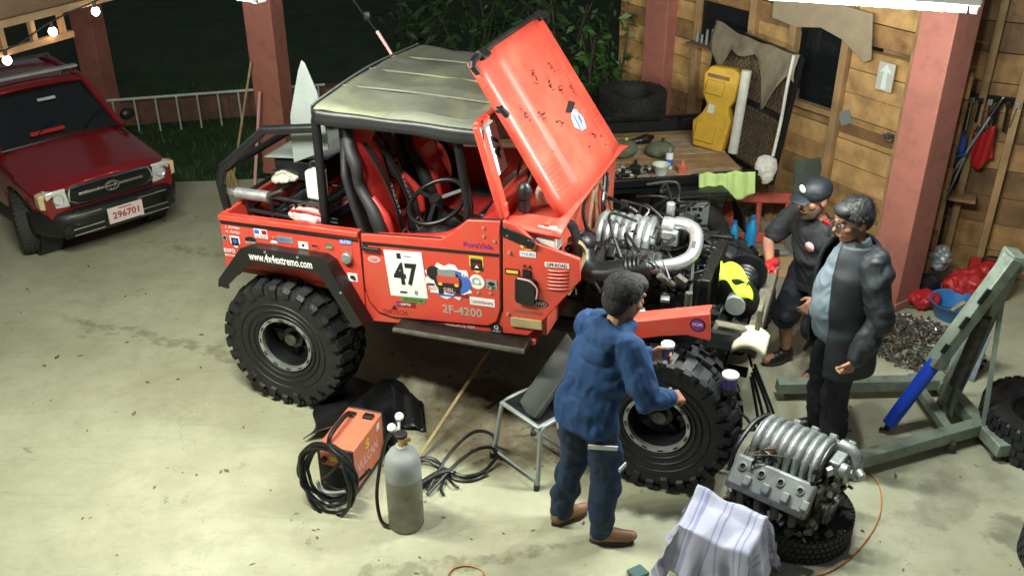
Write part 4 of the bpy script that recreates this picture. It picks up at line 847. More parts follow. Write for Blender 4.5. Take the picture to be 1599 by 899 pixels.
for k in range(4): MB().cyl((2.90 + k * .03, -.36 + k * .01, .93 - k * .015), (2.93 + k * .03, -.33, .90), .03, n=10).build('winch_fitting', M['greasy'], wn)
q = MB()
for i in range(7): q.lathe([(.078, -.011), (.086, 0), (.078, .011)], (2.88, -.15 + i * .045, 1.02), (0, 1, 0), 20)
q.build('winch_rope', M['greasy'], wn)
q = MB(); q.box((3.02, .05, .88), (.08, 1.0, .11)); q.bar((2.8, -.52, .98), (3.02, -.42, .92), .07, .07); q.box((3.04, -.38, .94), (.03, .16, .34)); q.build('front_bumper', mat('mud_caked_steel', (.13, .115, .08), .8, var=.4, scale=18, bump=.3, bscale=30, dirt=(.05, .05, .04), damt=.7, dscale=9), jeep, bevel=.008)
q = MB(); q.bar((2.78, -.66, .98), (3.05, -.44, .86), .05, .10); q.build('bumper_bracket', M['black'], jeep)
MB().cyl((3.04, -.38, .88), (3.10, -.38, .88), .05, n=12).build('tow_eye', M['black'], jeep)
q = MB(); q.cyl((2.62, -.48, 1.0), (2.62, -.52, .62), .03, n=12); q.cyl((2.62, -.48, 1.16), (2.62, -.48, 1.0), .022, n=12); q.build('shock_absorber', M['iron'], jeep)
q = MB(); q.tube([(2.58, -.22, 1.38), (2.60, -.30, 1.1), (2.62, -.36, .85)], .012, 6); q.build('dipstick_tube', M['polish'], jeep)
for i in range(8): q = MB(); q.tube([(rnd(2.6, 3.0), rnd(-.55, .3), rnd(.85, 1.2)), (rnd(2.7, 3.05), rnd(-.55, .3), rnd(.8, 1.1)), (rnd(2.7, 3.05), rnd(-.6, .3), rnd(.7, 1.0))], rnd(.007, .014), 6); q.build('bumper_hose', M['hose'], jeep)
q = MB(); q.cyl((-.47, -.62, .93), (-.55, -.62, .93), .035, n=12); q.build('tail_bracket', M['black'], jeep)
random.seed(9)
# ------------------------------------------------------------------ red pickup at the left
pk = thing('pickup_truck', 'dark red pickup truck with pale roof bar at the left edge', 'pickup', (-3.97, 8.48, 0), R(-45), scale=.76)
def zb(x):
    b = .42
    for c0 in (0, -2.85):
        d = .44 ** 2 - (x - c0) ** 2
        if d > 0: b = max(b, .38 + math.sqrt(d))
    return b
def zt(x):
    if x > -.5: return .985 + .14 * min(1, (.72 - x) / 1.22)
    return 1.08
q = MB(); rings = []; xs = [.74, .72, .66] + [.60 - i * .06 for i in range(25)] + [-1.0 - i * .1 for i in range(34)]
for x in xs:
    f = 1 - .09 * max(0, (x - .3) / .44) ** 2; fl_ = min(1, max(0, (.745 - x) / .05)); t = zt(x) - .05 * (1 - fl_) ; b = max(zb(x), .62 if x > .45 else 0)
    b = min(b, .86); mid = max(b + .02, .80)
    H = [(.80, b), (.835, max(b + .01, .70)), (.83, max(b + .02, .88)), (.80, max(b + .03, t - .09)), (.72, t - .03), (.60, t - .008), (.56, t + .006), (.30, t + .024), (0, t + .03)]
    ring = [Vector((x, y * f, z)) for y, z in H] + [Vector((x, -y * f, z)) for y, z in H[-2::-1]]
    rings.append(ring)
q.loft(rings); q.build('body', M['pickup'], pk, smooth=35)
for s in (-1, 1):
    for x in (0, -2.85): MB().lathe([(.43, 0), (.43, .25)], (x, s * .80, .38), (0, -s, 0), 28, caps=True).build('wheel_well', M['ink'], pk)
q = MB(); rr = []
for x, z, wb, in ((-.46, 1.095, .74), (-1.12, 1.60, .60), (-2.35, 1.62, .60), (-2.72, 1.10, .74)):
    rr.append([Vector((x, -wb, z)), Vector((x, wb, z)), Vector((x, wb, 1.05)), Vector((x, -wb, 1.05))])
q.add([v for r_ in rr for v in r_], [(0, 1, 5, 4), (4, 5, 9, 8), (8, 9, 13, 12), (0, 4, 8, 12), (1, 13, 9, 5)]); q.build('cab_glass', M['darkglass'], pk, smooth=0)
q = MB(); q.grid(lambda u, v: (-1.06 - 1.36 * u, -.64 + 1.28 * v, 1.625 + .03 * (1 - (2 * v - 1) ** 2) - .03 * (2 * u - 1) ** 4), 12, 14); q.build('roof', M['pickup'], pk, smooth=180, solid=.04)
for s in (-1, 1):
    q = MB(); q.tube([(-.44, s * .755, 1.09), (-.78, s * .69, 1.36), (-1.10, s * .625, 1.615), (-1.7, s * .63, 1.65), (-2.36, s * .62, 1.63), (-2.75, s * .75, 1.08)], .04, 8); q.build('door_frame', M['pickup'], pk)
    q = MB(); q.bar((-1.62, s * .74, 1.08), (-1.66, s * .625, 1.63), .06, .05); q.build('door_pillar', M['pickup'], pk)
    q = MB(); q.sph((-.62, s * .93, 1.16), (.06, .10, .08), 12); q.build('wing_mirror', M['black'], pk)
q = MB(); q.tube([(-.45, -.73, 1.115), (-.40, 0, 1.145), (-.45, .73, 1.115)], .022, 8); q.build('wiper_cowl', M['black'], pk)
for y in (-.35, .25): q = MB(); q.tube([(-.42, y, 1.15), (-.62, y + .25, 1.265), (-.66, y + .42, 1.29)], .008, 5); q.build('wiper', M['black'], pk)
q = MB(); q.box((-.92, .08, 1.487), (.04, .22, .006), (0, R(37), 0)); q.build('windscreen_permit', mat('pale_blue_paper', (.45, .55, .58), .6), pk)
q = MB(); q.box((-.55, -.12, 1.205), (.05, .42, .02), (0, R(37), 0)); q.build('windscreen_strip', M['redplastic'], pk, bevel=.005)
q = MB(); q.box((-1.30, -.1, 1.72), (.09, 1.55, .035)); q.build('roof_bar', mat('pale_green_alloy', (.50, .55, .48), .4, metal=.4), pk, bevel=.008)
q = MB(); q.box((-2.1, -.1, 1.72), (.06, 1.5, .035)); q.build('roof_bar', M['iron'], pk)
for y in (-.55, .5): q = MB(); q.cyl((-1.30, y, 1.63), (-1.30, y, 1.71), .025, n=8); q.build('bar_foot', M['black'], pk)
# front
q = MB(); q.prism([(-.50, .70), (.50, .70), (.53, .92), (.46, .955), (-.46, .955), (-.53, .92)], .735, .752, f=lambda y, z, x: (x, y, z)); q.build('grille', M['black'], pk, bevel=.004)
q = MB(); q.tube([(.765, y, z) for y, z in ((-.42, .745), (.42, .745), (.48, .92), (.42, .945), (.2, .95), (-.2, .95), (-.42, .945), (-.48, .92))], .012, 8, k=3, closed=True); q.build('grille_surround', M['chrome'], pk)
q = MB(); q.box((.762, 0, .845), (.02, .78, .035)); q.build('grille_bar', M['chrome'], pk, bevel=.006)
for z in (.785, .90): q = MB(); q.box((.757, 0, z), (.012, .86, .012)); q.build('grille_slat', M['blackmetal'], pk)
q = MB()
for ry, rz in ((.085, .056), (.030, .052), (.055, .02)):
    q.tube([(.785, ry * math.cos(a), .85 + (0 if rz > .03 else .022) + rz * math.sin(a)) for a in [i * PI / 7 for i in range(14)]], .007, 6, k=2, closed=True)
q.build('emblem', M['chrome'], pk)
for s in (-1, 1):
    q = MB(); P = [(.50, .72), (.74, .735), (.745, .935), (.52, .945)]
    q.prism([(s * a, b) for a, b in P], .62, .752, f=lambda y, z, x: (x - .10 * max(0, abs(y) - .56), y, z)); hl = q.build('headlight', M['headlamp'], pk, bevel=.012)
    q = MB(); q.grid(lambda u, v: (.757 - .02 * u + .012 * math.sin(PI * v), s * (.51 + .225 * u), .73 + .20 * v), 6, 6); q.build('lens', M['glass'], hl, smooth=180)
    q = MB(); q.lathe([(.065, 0), (.045, -.02), (.001, -.03)], (.757, s * .62, .835), (1, 0, 0), 18, caps=False); q.build('reflector', M['polish'], hl)
    q = MB(); q.prism([(s * .75, .735), (s * .82, .755), (s * .825, .91), (s * .75, .93)], .60, .715, f=lambda y, z, x: (x, y, z)); q.build('corner_lamp', mat('pale_amber_lens', (.70, .55, .30), .2), pk, bevel=.01)
q = MB(); rings = []
for i in range(25):
    v = -1 + i / 12; y = .87 * v; fx = .86 - .30 * abs(v) ** 5 - .05 * v * v; hz_ = 1 - .25 * abs(v) ** 6
    rings.append([Vector((fx + dx, y, .54 + dz * hz_)) for dx, dz in ((-.16, -.16), (-.02, -.17), (.02, -.13), (.045, -.03), (.045, .05), (.02, .12), (-.02, .14), (-.16, .14))])
q.loft(rings); q.build('front_bumper', M['black'], pk, smooth=50)
q = MB(); q.box((.78, 0, .43), (.06, 1.3, .14)); q.build('bumper_apron', M['black'], pk, bevel=.02)
for z, m_ in ((.655, 'chrome'), (.50, 'chrome'), (.43, 'chrome')):
    for s in (-1, 1): q = MB(); q.box((.905 if z < .6 else .90, s * .40, z), (.012, .36, .012)); q.build('bumper_trim', M[m_], pk)
for s in (-1, 1): q = MB(); q.lathe([(.001, .012), (.06, .01), (.06, -.02)], (.875, s * .62, .50), (1, 0, 0), 16); q.build('fog_lamp', M['darkglass'], pk)
q = MB(); q.box((.975, .02, .565), (.012, .42, .19), mi=0); q.text('296701', (.983, .02, .56), (0, 1, 0), (0, 0, 1), .32, .085, 1, .02); q.box((.982, .02, .635), (.001, .16, .012), mi=1); q.build('number_plate', [mat('pinkish_plate', (.72, .60, .60), .5, var=.03), M['redink']], pk, smooth=0)
def road_tyre(r, wd, rim, n=40, blocks=36, mblk=True):
    m = MB(); h = wd / 2
    m.lathe([(rim, -h * .7), (rim + .02, -h * .85), (r * .80, -h), (r * .93, -h * .95), (r * .975, -h * .8), (r * .98, 0), (r * .975, h * .8), (r * .93, h * .95), (r * .80, h), (rim + .02, h * .85), (rim, h * .7), (rim - .012, 0)], ax=(0, 0, 1), n=n, close=True)
    if mblk:
        for i in range(blocks):
            a = 2 * PI * i / blocks
            for j, zc in enumerate((-.68, -.23, .23, .68)):
                aa = a + (j % 2) * PI / blocks; E = Matrix.Rotation(aa, 3, 'Z'); c0 = E @ Vector((r * .982, 0, zc * h))
                m.box(c0, (r * .036, 2 * PI * r / blocks * .72, h * .36), E)
            for s in (-1, 1): E = Matrix.Rotation(a, 3, 'Z'); m.box(E @ Vector((r * .95, 0, s * h * .92)), (r * .05, 2 * PI * r / blocks * .6, h * .16), E)
    return m
for x in (0, -2.85):
    for s in (-1, 1):
        w0 = bpy.data.objects.new('wheel', None); COL.objects.link(w0); w0.parent = pk; w0.location = (x, s * .76, .375); w0.rotation_euler = (PI / 2, 0, R(-18) if x == 0 else 0)
        road_tyre(.375, .25, .20).build('tyre', M['oldrubber'], w0, smooth=25)
        q = MB(); q.lathe([(.20, .09), (.19, .05), (.16, .06), (.05, .08), (.001, .08)], n=24, caps=False); q.lathe([(.20, -.09), (.19, -.05), (.16, -.06), (.05, -.08), (.001, -.08)], n=24, caps=False); q.build('rim', M['alu'], w0)
# ------------------------------------------------------------------ tyres lying about
def loose_tyre(label, loc, r, wd, rim, rot=(0, 0, 0), m='oldrubber', blocks=34):
    t = thing('loose_tyre', label, 'tyre', loc, rot=rot, group='loose tyres')
    road_tyre(r, wd, rim, blocks=blocks).build('tread', M[m], t, smooth=25)
    MB().lathe([(rim + .005, -wd * .33), (rim - .006, -wd * .30), (rim - .006, -wd * .2), (rim + .005, -wd * .17)], n=36, close=True).build('bead', M['rubber'], t)
    return t
loose_tyre('worn tyre lying flat under the bare engine', (1.66, 4.41, .085), .33, .17, .20, blocks=60)
loose_tyre('black tyre lying flat at the right edge beside the hoist foot', (3.50, 5.22, .13), .40, .26, .21, m='rubber')
loose_tyre('narrow tyre cut off by the lower right corner', (3.16, 4.08, .10), .30, .20, .2, m='rubber')
loose_tyre('knobbly tyre lying flat on the black trailer chest', (1.22, 9.62, .90), .345, .26, .20)

# ------------------------------------------------------------------ bare V8 engine on the floor
en = thing('bare_engine', 'bare silver V8 engine block sitting on a tyre', 'engine', (1.60, 4.45, .12), R(-38)); en.scale = (.84, .95, .95)
MB().box((0, 0, .18), (.54, .40, .28)).build('block', M['iron'], en, bevel=.04)
MB().box((0, -.02, .02), (.46, .28, .12)).build('sump', M['greasy'], en, bevel=.03)
for s in (-1, 1):
    E = Matrix.Rotation(s * -R(40), 3, 'X')
    MB().box((0, s * .215, .26), (.54, .17, .16), E).build('cylinder_head', M['iron'], en, bevel=.012)
    q = MB(); c0 = Vector((0, s * .285, .345)); q.box(c0, (.56, .205, .085), E); vc = q.build('valve_cover', M['dullalu'], en, bevel=.022)
    for i in range(4):
        x = -.205 + i * .135
        q = MB(); a = c0 + E @ Vector((x, -.03 * s, .03)); q.lathe([(.028, 0), (.028, .02), (.018, .022), (.018, -.005)], a, E @ Vector((0, 0, 1)), 16, caps=False); q.build('plug_well', M['dullalu'], vc)
        q = MB(); q.cyl(a + E @ Vector((0, 0, .0)), a + E @ Vector((0, 0, .014)), .018, n=14); q.build('plug_hole', M['ink'], vc)
        q = MB(); q.box(c0 + E @ Vector((x + .07, .045 * -s * -1, .055)), (.055, .06, .05), E); q.build('coil_mount', M['dullalu'], vc, bevel=.008)
    q = MB(); q.bar(c0 + E @ Vector((-.28, s * .095, .0)), c0 + E @ Vector((.28, s * .095, 0)), .02, .02); q.build('cover_flange', M['dullalu'], vc)
    for i in range(6): q = MB(); q.cyl(c0 + E @ Vector((-.26 + i * .104, s * .098, -.03)), c0 + E @ Vector((-.26 + i * .104, s * .098, .022)), .008, n=6); q.build('cover_bolt', M['iron'], vc)
    q = MB(); q.bar(Vector((-.22, s * .13, .47)), Vector((.22, s * .13, .47)), .025, .025); q.build('fuel_rail', M['polish'], en, bevel=.004)
    for i in range(4): q = MB(); q.cyl((-.19 + i * .125, s * .13, .46), (-.19 + i * .125, s * .10, .38), .013, n=8); q.build('injector', M['redmatte'] if i % 2 else M['iron'], en)
    for i in range(4): q = MB(); q.tube([(-.19 + i * .125, s * .26, .22), (-.19 + i * .125, s * .30, .20), (-.17 + i * .12, s * .31, .15)], .028, 8); q.build('exhaust_port', M['iron'], en)
runners(en, -.205, 8, .059, .50, .15, M['alu'])
MB().box((0, .01, .445), (.48, .25, .10)).build('plenum', M['dullalu'], en, bevel=.03)
for i, (x, y, z, r) in enumerate([(.31, .0, .12, .10), (.33, -.17, .22, .065), (.32, .13, .30, .07), (.30, -.03, .36, .05)]):
    q = MB(); q.lathe([(.001, -.025), (r, -.025), (r, -.018), (r * .88, -.008), (r * .88, .008), (r, .018), (r, .025), (r * .45, .02), (.001, .03)], (x, y, z), (1, 0, 0), 26); q.build('pulley', M['greasy'] if i % 2 else M['alu'], en)
q = MB(); q.tube([(.26, .12, .50), (.36, .12, .48), (.40, .10, .40), (.41, .09, .33)], .04, 12); q.cyl((.40, .1, .40), (.46, .06, .38), .03, n=12); q.build('water_outlet', M['alu'], en)
q = MB(); q.box((.30, .04, .44), (.08, .18, .10)); q.cyl((.33, -.02, .44), (.39, -.02, .44), .045, n=16); q.build('throttle_body', M['alu'], en, bevel=.01)
q = MB(); q.box((.285, 0, .20), (.035, .44, .34)); q.build('timing_cover', M['iron'], en, bevel=.02)
q = MB(); q.lathe([(.001, -.03), (.19, -.03), (.20, 0), (.16, .02), (.001, .02)], (-.29, 0, .17), (-1, 0, 0), 30); q.build('flywheel', M['iron'], en)
q = MB(); q.tube([(-.26, .14, .50), (-.31, .02, .49), (-.32, -.18, .42), (-.31, -.26, .3)], .018, 8); q.build('heater_pipe', M['hose'], en)
random.seed(5)
for i in range(110):
    q = MB(); c0 = Vector((rnd(-.30, .34), -rnd(.18, .32), rnd(.0, .24))) if i % 3 else Vector((rnd(.22, .40), rnd(-.22, .2), rnd(.05, .48)))
    if i % 2: q.box(c0, (rnd(.02, .06), rnd(.02, .06), rnd(.02, .06)), (rnd(-1, 1), rnd(-1, 1), rnd(-1, 1)))
    else: q.cyl(c0, c0 + Vector((rnd(-.05, .05), rnd(-.05, .02), rnd(-.05, .05))), rnd(.008, .022), n=8)
    q.build('engine_fitting', random.choice([M['iron'], M['greasy'], M['rust'], M['alu']]), en, bevel=.004)
for i in range(14):
    q = MB(); a = Vector((rnd(-.28, .30), rnd(-.2, .1), rnd(.40, .48))); p = [a]
    for k in range(3): a = a + Vector((rnd(-.16, .16), rnd(-.08, .06), rnd(-.06, .05))); p.append(a.copy())
    q.tube(p, rnd(.004, .010), 6); q.build('wiring_hose', random.choice([M['hose'], M['black'], M['rust']]), en)
for i in range(9):
    for y_ in (-.155, .14): q = MB(); q.cyl((-.235 + i * .058, y_, .415), (-.235 + i * .058, y_, .435), .008, n=6); q.build('manifold_bolt', M['iron'], en)
# ------------------------------------------------------------------ engine hoist
ho = thing('engine_hoist', 'pale green engine hoist with a blue boom end lowered to the floor', 'hoist', (0, 0, 0))
q = MB(); q.bar((3.06, 5.75, .11), (1.86, 5.70, .11), .085, .085); q.build('leg', M['hoist'], ho, bevel=.006)
q = MB(); q.bar((3.10, 5.24, .11), (2.04, 4.83, .11), .085, .085); q.build('leg', M['hoist'], ho, bevel=.006)
q = MB(); q.bar((3.02, 5.86, .10), (3.14, 4.98, .10), .09, .09); q.build('base_beam', M['hoist'], ho, bevel=.006)
q = MB(); q.bar((2.84, 5.82, .11), (2.86, 5.17, .11), .06, .06); q.build('cross_beam', M['hoist'], ho, bevel=.006)
q = MB(); q.bar((2.93, 5.44, .10), (3.14, 5.46, 1.27), .09, .09); q.build('mast', M['hoist'], ho, bevel=.006)
q = MB(); q.box((3.13, 5.46, 1.22), (.10, .15, .12), (0, .18, 0)); q.build('mast_head', M['hoist'], ho, bevel=.01)
bt, be = Vector((3.10, 5.40, 1.27)), Vector((2.52, 5.31, .07))
q = MB(); q.bar(bt, bt.lerp(be, .63), .10, .085); q.build('boom', M['hoist'], ho, bevel=.006)
for i in range(3): q = MB(); c0 = bt.lerp(be, .18 + i * .16); q.bar(c0 + Vector((-.03, -.01, .03)) - Vector((0, .045, 0)), c0.lerp(be, .1) + Vector((-.03, -.055, .03)), .012, .035); q.build('boom_slot', M['ink'], ho)
q = MB(); q.tube([bt.lerp(be, .60), bt.lerp(be, 1.0)], .046, 14); q.build('boom_extension', M['blue'], ho)
q = MB(); q.cyl(be, be + Vector((-.01, 0, -.045)), .02, n=8); q.tube([be + Vector((0, 0, -.03)), be + Vector((-.05, 0, -.045)), be + Vector((-.03, .03, -.05))], .008, 6); q.build('hook', M['greasy'], ho)
q = MB(); q.cyl((2.95, 5.40, .32), (3.02, 5.40, .85), .045, n=16); q.cyl((3.02, 5.40, .85), (3.03, 5.40, 1.02), .02, n=10); q.build('hydraulic_ram', M['iron'], ho)
q = MB(); q.bar((3.13, 5.50, 1.18), (3.09, 5.20, .14), .03, .012); q.build('brace', M['hoist'], ho)
q = MB(); q.bar((3.13, 5.42, 1.18), (3.03, 5.72, .14), .03, .012); q.build('brace', M['hoist'], ho)
q = MB(); q.prism([(-.16, 0), (.16, 0), (.05, .30), (-.05, .30)], -.006, .006, f=lambda a, z, y: (2.93 + .06 * z + a * .1, 5.44 + a, .14 + z)); q.build('gusset', M['hoist'], ho)
for x, y in ((1.95, 5.70), (2.95, 5.78), (2.10, 4.86), (2.86, 5.10), (3.12, 5.02), (3.03, 5.8)):
    q = MB(); q.lathe([(.001, -.015), (.032, -.015), (.032, .015), (.001, .015)], (x, y, .033), (0, 1, .0), 16); q.box((x, y, .06), (.03, .045, .04)); q.build('caster', M['iron'], ho)
# ------------------------------------------------------------------ welder, gas bottle and their clutter
we = thing('welding_machine', 'orange welding machine with black cable coiled on its front', 'welder', (-1.00, 4.90, 0), R(-18), scale=.94)
MB().box((0, 0, .20), (.25, .44, .32)).build('case', M['orange'], we, bevel=.008)
MB().box((0, .225, .20), (.255, .02, .33)).build('rear_panel', M['black'], we, bevel=.006); MB().box((0, -.225, .20), (.255, .02, .33)).build('front_panel', M['black'], we, bevel=.006)
MB().box((0, 0, .025), (.25, .44, .03)).build('base', M['black'], we)
q = MB(); q.tube([(-.06, -.19, .36), (-.06, -.14, .41), (-.06, .08, .41), (-.06, .13, .36)], .016, 8); q.build('handle', M['black'], we)
q = MB(); q.box((.06, .15, .365), (.07, .05, .03)); q.box((-.06, .14, .365), (.06, .05, .02)); q.build('latch', M['black'], we, bevel=.005)
q = MB(); q.text('VULCAN', (.127, -.03, .19), (0, 1, 0), (0, 0, 1), .30, .075, 0, .03); q.build('lettering', M['pink'], we, smooth=0)
q = MB(); q.text('S', (.127, -.02, .285), (0, 1, 0), (0, 0, 1), .06, .07, 0, .04); q.build('emblem', M['yellow'], we, smooth=0)
q = MB(); q.add([(.127, .13, .33), (.127, .17, .33), (.127, .16, .28), (.127, .12, .28)], [(0, 1, 2, 3)]); q.build('case_sticker', M['sticker'], we)
q = MB(); q.add([(.127, -.10, .08), (.127, -.06, .08), (.127, -.08, .12)], [(0, 1, 2)]); q.build('warning_mark', M['ink'], we)
q = MB(); q.box((0, -.238, .28), (.20, .006, .10), mi=0); q.box((.02, -.243, .29), (.10, .005, .035), mi=1); q.cyl((-.07, -.24, .28), (-.07, -.265, .28), .02, n=10, mi=2); q.build('control_panel', [M['orange'], M['yellow'], M['black']], we)
co = thing('cable_coil', 'thick black welding cable coiled in front of the orange welder', 'cable', (-1.085, 4.63, 0), R(-18))
random.seed(3)
for k in range(5):
    q = MB(); pts = []
    for i in range(20):
        a = 2 * PI * i / 20; rr = .165 + .018 * k * (.5 + .5 * math.sin(a * 2 + k)) + rnd(-.006, .006)
        pts.append((rr * .92 * math.cos(a), -.02 * k + .045 * math.sin(a) + rnd(-.01, .01), .215 + rr * math.sin(a) * 1.0))
    q.tube(pts, .0115, 7, k=3, closed=True); q.build('cable_loop', M['hose'], co)
q = MB(); q.tube([(.10, .0, .35), (.0, -.03, .22), (-.05, -.02, .15), (.06, -.03, .12), (.15, .02, .16), (.21, .1, .22)], .010, 7); q.build('cable_end', M['hose'], co)
q = MB(); q.tube([(-.07, -.05, .17), (-.06, -.05, .12), (.0, -.05, .10), (.10, -.03, .12)], .012, 7); q.build('earth_lead', M['grey'], co)
gc = thing('gas_cylinder', 'grey welding gas cylinder with a black hand wheel valve', 'gas cylinder', (-.625, 4.43, 0))
MB().lathe([(.001, 0), (.098, 0), (.105, .012), (.105, .37)], n=32).build('lower_body', M['cylbare'], gc, smooth=50)
MB().lathe([(.1055, .365), (.1055, .44), (.098, .49), (.075, .53), (.04, .552), (.034, .575), (.001, .575)], n=32).build('shoulder', M['cylgrey'], gc, smooth=50)
q = MB(); q.cyl((0, 0, .57), (0, 0, .63), .02, .016, 12); q.cyl((0, 0, .60), (.05, .02, .60), .013, n=10); q.build('valve', M['brass'], gc)
q = MB(); q.lathe([(.010, 0), (.036, .0), (.040, .012), (.036, .024), (.010, .024)], (0, 0, .635), n=10); q.build('hand_wheel', M['black'], gc, bevel=.003)
q = MB(); q.cyl((-.01, .02, .605), (-.03, .09, .62), .018, n=10); rg = q.build('regulator', M['brass'], gc)
for (x, y, z) in ((-.055, .05, .66), (-.015, .10, .70)):
    q = MB(); q.lathe([(.001, -.010), (.024, -.010), (.026, 0), (.023, .010), (.001, .010)], (x, y, z), (-.2, -.5, .8), 18); q.cyl((x, y, z), (-.02, .06, .62), .008, n=6); q.build('gauge', M['white'], rg)
q = MB(); q.tube([(-.03, .09, .62), (-.11, .12, .5), (-.17, .06, .2), (-.15, -.02, .05), (-.10, -.05, .02)], .011, 7); q.build('gas_hose', M['hose'], gc)
mg = MB()
def mudg(u, v):
    x = -1.38 + .62 * u + .10 * v; y = 5.20 + .62 * v + .10 * math.sin(u * 3) - .16 * u
    z = .03 + .08 * math.sin(PI * min(1, u * 1.05)) ** .8 * (1 - .45 * v) + .018 * math.sin(u * 26) * (1 if .3 < v < .8 else .3) * (u > .4)
    return (x + .04 * math.sin(v * 9), y + .05 * math.sin(u * 11) * (v > .85), max(.012, z))
mg.grid(mudg, 36, 20)
tag(mg.build('wheel_arch_liner', M['black'], solid=.006, smooth=40), 'black plastic wheel arch liner lying behind the orange welder', 'car part')
mg = MB(); mg.grid(lambda u, v: (-.80 + .22 * u - .05 * v, 5.35 + .34 * v - .05 * u, .03 + .10 * (1 - u) * v + .015 * math.sin(u * 12)), 10, 8)
tag(mg.build('plastic_guard', M['black'], solid=.005, smooth=40), 'flat black plastic guard right of the wheel arch liner', 'car part')
ca = thing('welding_lead', 'black welding leads looping over the floor to the grey step stool', 'cable', (0, 0, 0))
for pts in ([(-.52, 4.70, .02), (-.40, 4.95, .10), (-.25, 5.10, .16), (-.13, 5.10, .14), (-.10, 5.02, .08)], [(-.52, 4.66, .02), (-.38, 4.86, .06), (-.25, 4.98, .10), (-.14, 5.02, .10), (-.10, 5.0, .06)], [(-.80, 4.90, .02), (-.60, 4.97, .05), (-.42, 4.90, .02), (-.30, 4.84, .015), (-.18, 4.88, .02), (-.10, 4.98, .05)], [(-.75, 4.95, .02), (-.52, 5.0, .03), (-.38, 4.83, .015), (-.26, 4.80, .015), (-.16, 4.86, .015)]):
    q = MB(); q.tube(pts, .011, 7); q.build('lead', M['hose'], ca)
q = MB(); q.tube([(-.58, 4.72, .03), (-.48, 4.80, .05), (-.40, 4.84, .05)], .024, 8); q.build('torch_handle', M['black'], ca)
q = MB(); q.tube([(-.42, 4.80, .03), (-.44, 4.72, .02), (-.42, 4.66, .015)], .010, 6); q.tube([(-.40, 4.80, .03), (-.36, 4.74, .03), (-.33, 4.73, .015)], .010, 6); q.build('earth_clamp', M['black'], ca)
tag(MB().bar((.12, 6.38, .5), (-.62, 4.98, .012), .022, .008).build('wood_strip', M['stick']), 'thin pale wooden strip slanting from the sill down to the floor', 'strip')
so = thing('step_stool', 'grey metal step stool beside the man in the navy jacket', 'stool', (.14, 5.0, 0), R(-49))
for s in (-1, 1):
    q = MB(); q.tube([(s * .215, -.17, 0), (s * .205, -.15, .10), (s * .185, -.12, .36), (s * .18, -.10, .41), (s * .18, -.04, .425), (s * .18, .10, .42)], .0155, 9, k=3); q.build('leg', M['grey'], so)
    q = MB(); q.tube([(s * .21, .19, 0), (s * .19, .14, .25), (s * .18, .10, .41)], .0155, 9, k=3); q.build('leg', M['grey'], so)
for y, z in ((-.16, .06), (.18, .06)): q = MB(); q.cyl((-.21, y, z), (.21, y, z), .010, n=8); q.build('stretcher', M['grey'], so)
MB().box((0, 0, .425), (.37, .27, .022)).build('seat', M['grey'], so, bevel=.01); MB().box((0, .0, .437), (.32, .22, .004)).build('grip_pad', M['black'], so)
for sx in (-1, 1):
    for sy in (-.17, .19): MB().cyl((sx * .214, sy, 0), (sx * .212, sy * .98, .035), .02, n=10).build('rubber_foot', M['black'], so)
bd = MB(); bd.grid(lambda u, v: (.10 + .30 * v + .10 * (u - .5), 4.93 + .26 * v - .18 * (u - .5), .455 + .34 * v - .03 * math.sin(PI * u)), 8, 10)
tag(bd.build('rubber_sheet', mat('dull_grey_rubber', (.028, .032, .03), .7, var=.15), solid=.035, smooth=60, bevel=.006), 'dull grey rubber panel leaning from the stool to the sill', 'panel')
# ------------------------------------------------------------------ draped shirt on a box
bx = thing('low_stool', 'dark brown low stool hidden under the striped shirt', 'stool', (1.13, 3.93, 0), R(-25))
MB().box((0, 0, .34), (.32, .26, .05)).build('seat', M['wood2'], bx, bevel=.006)
for sx in (-1, 1):
    for sy in (-1, 1): MB().box((sx * .12, sy * .09, .16), (.05, .05, .32)).build('leg', M['wood2'], bx, bevel=.004)
MB().box((0, -.09, .26), (.20, .02, .08)).build('apron', M['wood2'], bx)
q = MB(); nu, nv = 84, 66
def drape(u, v):
    a = (u - .5) * .92; b = (v - .5) * .84; A = R(-30); tri = lambda t: 2 * abs((t / PI) % 2 - 1) - 1
    ex, ey = max(0, abs(a) - .19), max(0, abs(b) - .15); d = ex + ey
    px = math.copysign(min(abs(a), .19) + .26 * ex + .12 * ey, a) if abs(a) > 1e-6 else 0; py = math.copysign(min(abs(b), .15) + .26 * ey + .12 * ex, b) if abs(b) > 1e-6 else 0
    k = min(1, d * 6)
    px += math.copysign(1, a) * (.024 * tri(b * 26 + .5) + .012 * tri(b * 55 + a * 8)) * (ex > .01) * k; py += math.copysign(1, b) * (.026 * tri(a * 24 + 1.2) + .012 * tri(a * 52 + b * 7)) * (ey > .01) * k
    cr_ = .018 * tri(a * 9 + b * 21 + .4) + .010 * tri(a * 30 - b * 12) + .012 * noise.noise((a * 9, b * 9, 2.0))
    z = .425 - .12 * a + .10 * b + cr_ * (1 - .5 * k) - .87 * d + (.015 if d < .02 else 0) + .045 * max(0, 1 - abs(b - .10) / .06) * (d < .2)
    return (1.12 + px * math.cos(A) - py * math.sin(A), 3.96 + px * math.sin(A) + py * math.cos(A), max(.015, z))
q.grid(drape, nu, nv)
for i in range(len(q.m)):
    if (i % nu) % 12 in (4, 7) or (i % nu) in (30, 31, 55): q.m[i] = 1
o_ = tag(q.build('striped_shirt', [mat('lilac_white_cotton', (.44, .44, .57), .85, var=.08, bump=.1, bscale=40), mat('faint_blue_stripe', (.27, .29, .44), .85, var=.06)], solid=.004, smooth=70), 'white and lilac striped shirt draped over a low stool in the foreground', 'shirt')
tx = bpy.data.textures.new('creases', 'CLOUDS'); tx.noise_scale = .16; tx.noise_depth = 1
